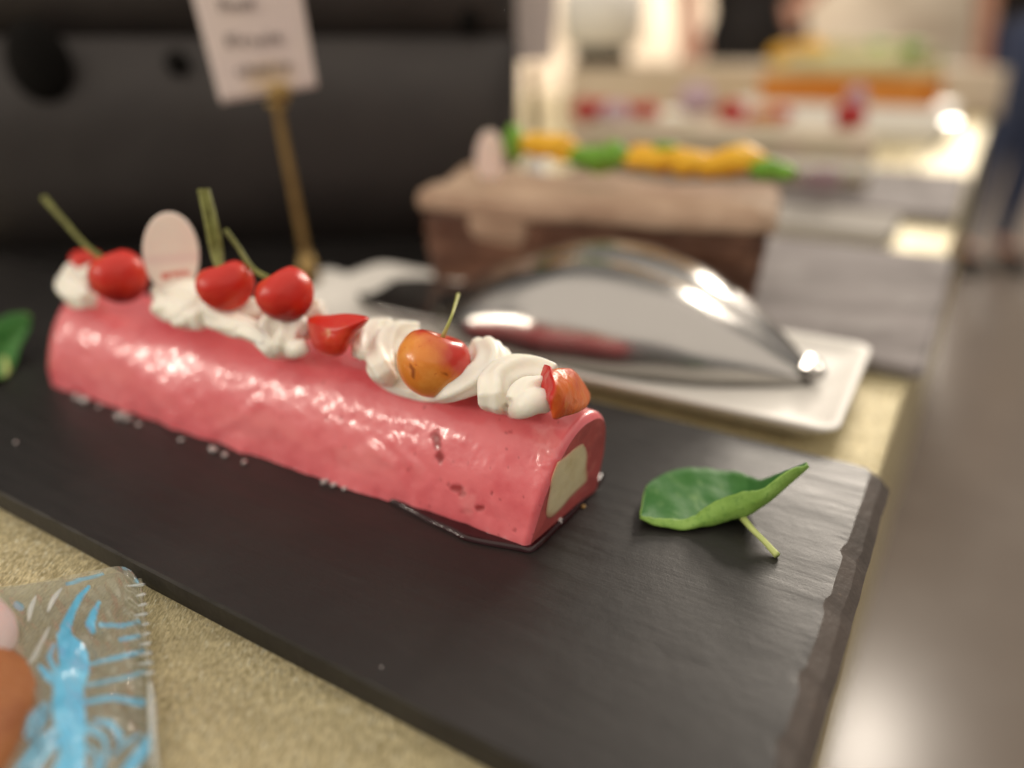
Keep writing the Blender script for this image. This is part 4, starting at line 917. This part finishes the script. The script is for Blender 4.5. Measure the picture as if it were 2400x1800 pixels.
sub('cream_edge', cake_loft(.1, 1.4, .1, .7, [(.225, 0), (.27, .03), (.30, -.04)], noise_=.04, fr=4, frame=fr4), M['cream'], rt)
# added spoon-shaped steel reflector, turned to mirror the window lamp as a bright spot
sp = PT(2055, 264, 5.4); lv_ = np.array([27.8, 56.8, 18.5]) - sp; lv_ /= np.linalg.norm(lv_); vv_ = C0 - sp; vv_ /= np.linalg.norm(vv_); hn = lv_ + vv_; hn /= np.linalg.norm(hn)
hx = np.cross(hn, (0, 0, 1)); hx /= np.linalg.norm(hx); hy = np.cross(hn, hx)
rt = root('spoon_reflector', T(4.0, .3, .02), 'added spoon-shaped steel reflector giving a bright spot at the right table edge', 'spoon')
mb = MB(); g = []
for i in range(9):
    r = .052 * i / 8; g.append([sp + (hx * math.cos(a) + hy * 1.2 * math.sin(a)) * r - hn * (r * r * .16 / .05 * .05 + 0) for a in np.linspace(0, 2 * math.pi, 24, endpoint=False)])
g[0] = [sp + (hx * math.cos(a) + hy * math.sin(a)) * .001 for a in np.linspace(0, 2 * math.pi, 24, endpoint=False)]
mb.grid(g, closed_v=True); o = sub('bowl', mb, M['steel'], rt); m = o.modifiers.new('thick', 'SOLIDIFY'); m.thickness = .008 * S; m.offset = 0
mb = MB(); q = cr(np.array([(*(sp - hn * .004 + hy * -.055), .012), (*(sp + np.array([.02, .12, -.12])), .010), (*T(5.2, .4, .035), .012)]), 8); mb.tube(q[:, :3], q[:, 3], 8); sub('handle', mb, M['steel'], rt)

# ------------------------------------------------------------------ people far behind
def skin_body(name, chain, mtl, parent, sub_=2):
    me = bpy.data.meshes.new(name); names = list(chain['v']); idx = {k: i for i, k in enumerate(names)}; org = np.array(parent['_org'])
    me.from_pydata([tuple((np.array(chain['v'][k][0]) - org) * S) for k in names], [(idx[a], idx[b]) for a, b in chain['e']], [])
    o = bpy.data.objects.new(name, me); col.objects.link(o); o.parent = parent; me.materials.append(mtl)
    m = o.modifiers.new('skin', 'SKIN'); m.use_smooth_shade = True
    lay = me.skin_vertices[0] if me.skin_vertices else None
    if lay is None: me.attributes; bpy.context.view_layer.update()
    lay = me.skin_vertices[0]
    for k in names:
        r = chain['v'][k][1]; lay.data[idx[k]].radius = (r[0] * S, r[1] * S); lay.data[idx[k]].use_root = (k == chain['root'])
    subsurf(o, sub_); o['_org'] = [float(x) for x in org]; return o
def person(base, yaw, label, top, legs, arm_pose=None, scale=11.3):
    base = V3(base); cy, sy = math.cos(yaw), math.sin(yaw)
    def B(x, y, z): return base + scale * np.array([x * cy - y * sy, x * sy + y * cy, z])
    r = lambda a, b=None: (a * scale, (b or a) * scale)
    rt = root('person', base, label, 'person')
    ap = arm_pose or {}
    J = {'pelvis': (B(0, 0, .53), r(.085, .065)), 'waist': (B(0, 0, .62), r(.075, .055)), 'chest': (B(0, 0, .74), r(.095, .065)), 'neck0': (B(0, 0, .83), r(.05, .045)), 'neck': (B(0, -.005, .865), r(.033)), 'head': (B(0, -.012, .92), r(.05, .055)), 'crown': (B(0, -.01, .975), r(.042, .05))}
    Eg = [('pelvis', 'waist'), ('waist', 'chest'), ('chest', 'neck0'), ('neck0', 'neck'), ('neck', 'head'), ('head', 'crown')]
    for s, n in ((-1, 'r'), (1, 'l')):
        J['sh' + n] = (B(.115 * s, 0, .80), r(.034)); J['el' + n] = (B(*ap.get('el' + n, (.15 * s, .0, .635))), r(.025)); J['wr' + n] = (B(*ap.get('wr' + n, (.155 * s, -.03, .50))), r(.017))
        w_ = np.array(ap.get('wr' + n, (.155 * s, -.03, .50))); e_ = np.array(ap.get('el' + n, (.15 * s, .0, .635))); dr = (w_ - e_) / np.linalg.norm(w_ - e_); J['pa' + n] = (B(*(w_ + dr * .045)), r(.022, .012))
        Eg += [('chest', 'sh' + n), ('sh' + n, 'el' + n), ('el' + n, 'wr' + n), ('wr' + n, 'pa' + n)]
        side = np.cross(dr, (0, 1, 0)); side /= np.linalg.norm(side) + 1e-9
        for k in range(4):
            f1 = w_ + dr * (.075 + (.004 if k in (1, 2) else 0)) + side * (.012 * (k - 1.5)); f2 = f1 + dr * .028 + np.array([0, -.012, -.004])
            J[f'f{n}{k}'] = (B(*f1), r(.0055)); J[f'g{n}{k}'] = (B(*f2), r(.0045)); Eg += [('pa' + n, f'f{n}{k}'), (f'f{n}{k}', f'g{n}{k}')]
        th = w_ + dr * .03 + side * .03 * -s; J['th' + n] = (B(*th), r(.006)); J['tj' + n] = (B(*(th + dr * .025)), r(.005)); Eg += [('wr' + n, 'th' + n), ('th' + n, 'tj' + n)]
        J['hip' + n] = (B(.05 * s, 0, .50), r(.055, .058)); J['kn' + n] = (B(.055 * s, -.012, .285), r(.036)); J['an' + n] = (B(.055 * s, .012, .05), r(.022)); J['ft' + n] = (B(.062 * s, -.085, .018), r(.022, .016))
        Eg += [('pelvis', 'hip' + n), ('hip' + n, 'kn' + n), ('kn' + n, 'an' + n), ('an' + n, 'ft' + n)]
    skin_body('body', dict(v=J, e=Eg, root='pelvis'), M['skin'], rt)
    up = lambda k, f: (J[k][0], (J[k][1][0] * f, J[k][1][1] * f))
    ks = ['hipl', 'knl', 'anl', 'hipr', 'knr', 'anr', 'pelvis', 'waist']
    skin_body('trousers', dict(v={k: up(k, 1.22) for k in ks}, e=[('pelvis', 'hipl'), ('hipl', 'knl'), ('knl', 'anl'), ('pelvis', 'hipr'), ('hipr', 'knr'), ('knr', 'anr'), ('pelvis', 'waist')], root='pelvis'), legs, rt)
    ks = ['waist', 'chest', 'neck0', 'shl', 'ell', 'shr', 'elr']
    skin_body('shirt', dict(v={**{k: up(k, 1.25) for k in ks}, 'pelvis': up('pelvis', 1.24)}, e=[('pelvis', 'waist'), ('waist', 'chest'), ('chest', 'neck0'), ('chest', 'shl'), ('shl', 'ell'), ('chest', 'shr'), ('shr', 'elr')], root='waist'), top, rt)
    hc = B(0, .012, .945)
    mb = MB(); mb.ball(hc, np.array([.062, .068, .066]) * scale, 24, 16, amp=.08, fr=2); sub('hair', mb, M['hair'], rt)
    for s in (-1, 1):
        sp_ = B(.062 * s, -.045, .0); mb = MB(); mb.ball((sp_[0], sp_[1], base[2] + .022 * scale), np.array([.036, .075, .024]) * scale, 18, 10); sub('shoe', mb, M['black_wear'], rt)
    return rt
pj = P(2185, 570, -5.0)
person((pj[0] - 1.0, pj[1], -5), R(8), 'person in dark blue jeans standing in the aisle at the right edge', M['black_wear'], M['jeans'])
person((5.6, 19.2, -5), R(8), 'person in black leaning at the far end of the table', M['black_wear'], M['black_wear'], arm_pose={'elr': (-.165, -.03, .635), 'wrr': (-.185, -.11, .555), 'ell': (.13, -.08, .67), 'wrl': (.04, -.14, .615)})
for o in list(bpy.data.objects):
    if '_org' in o: del o['_org']
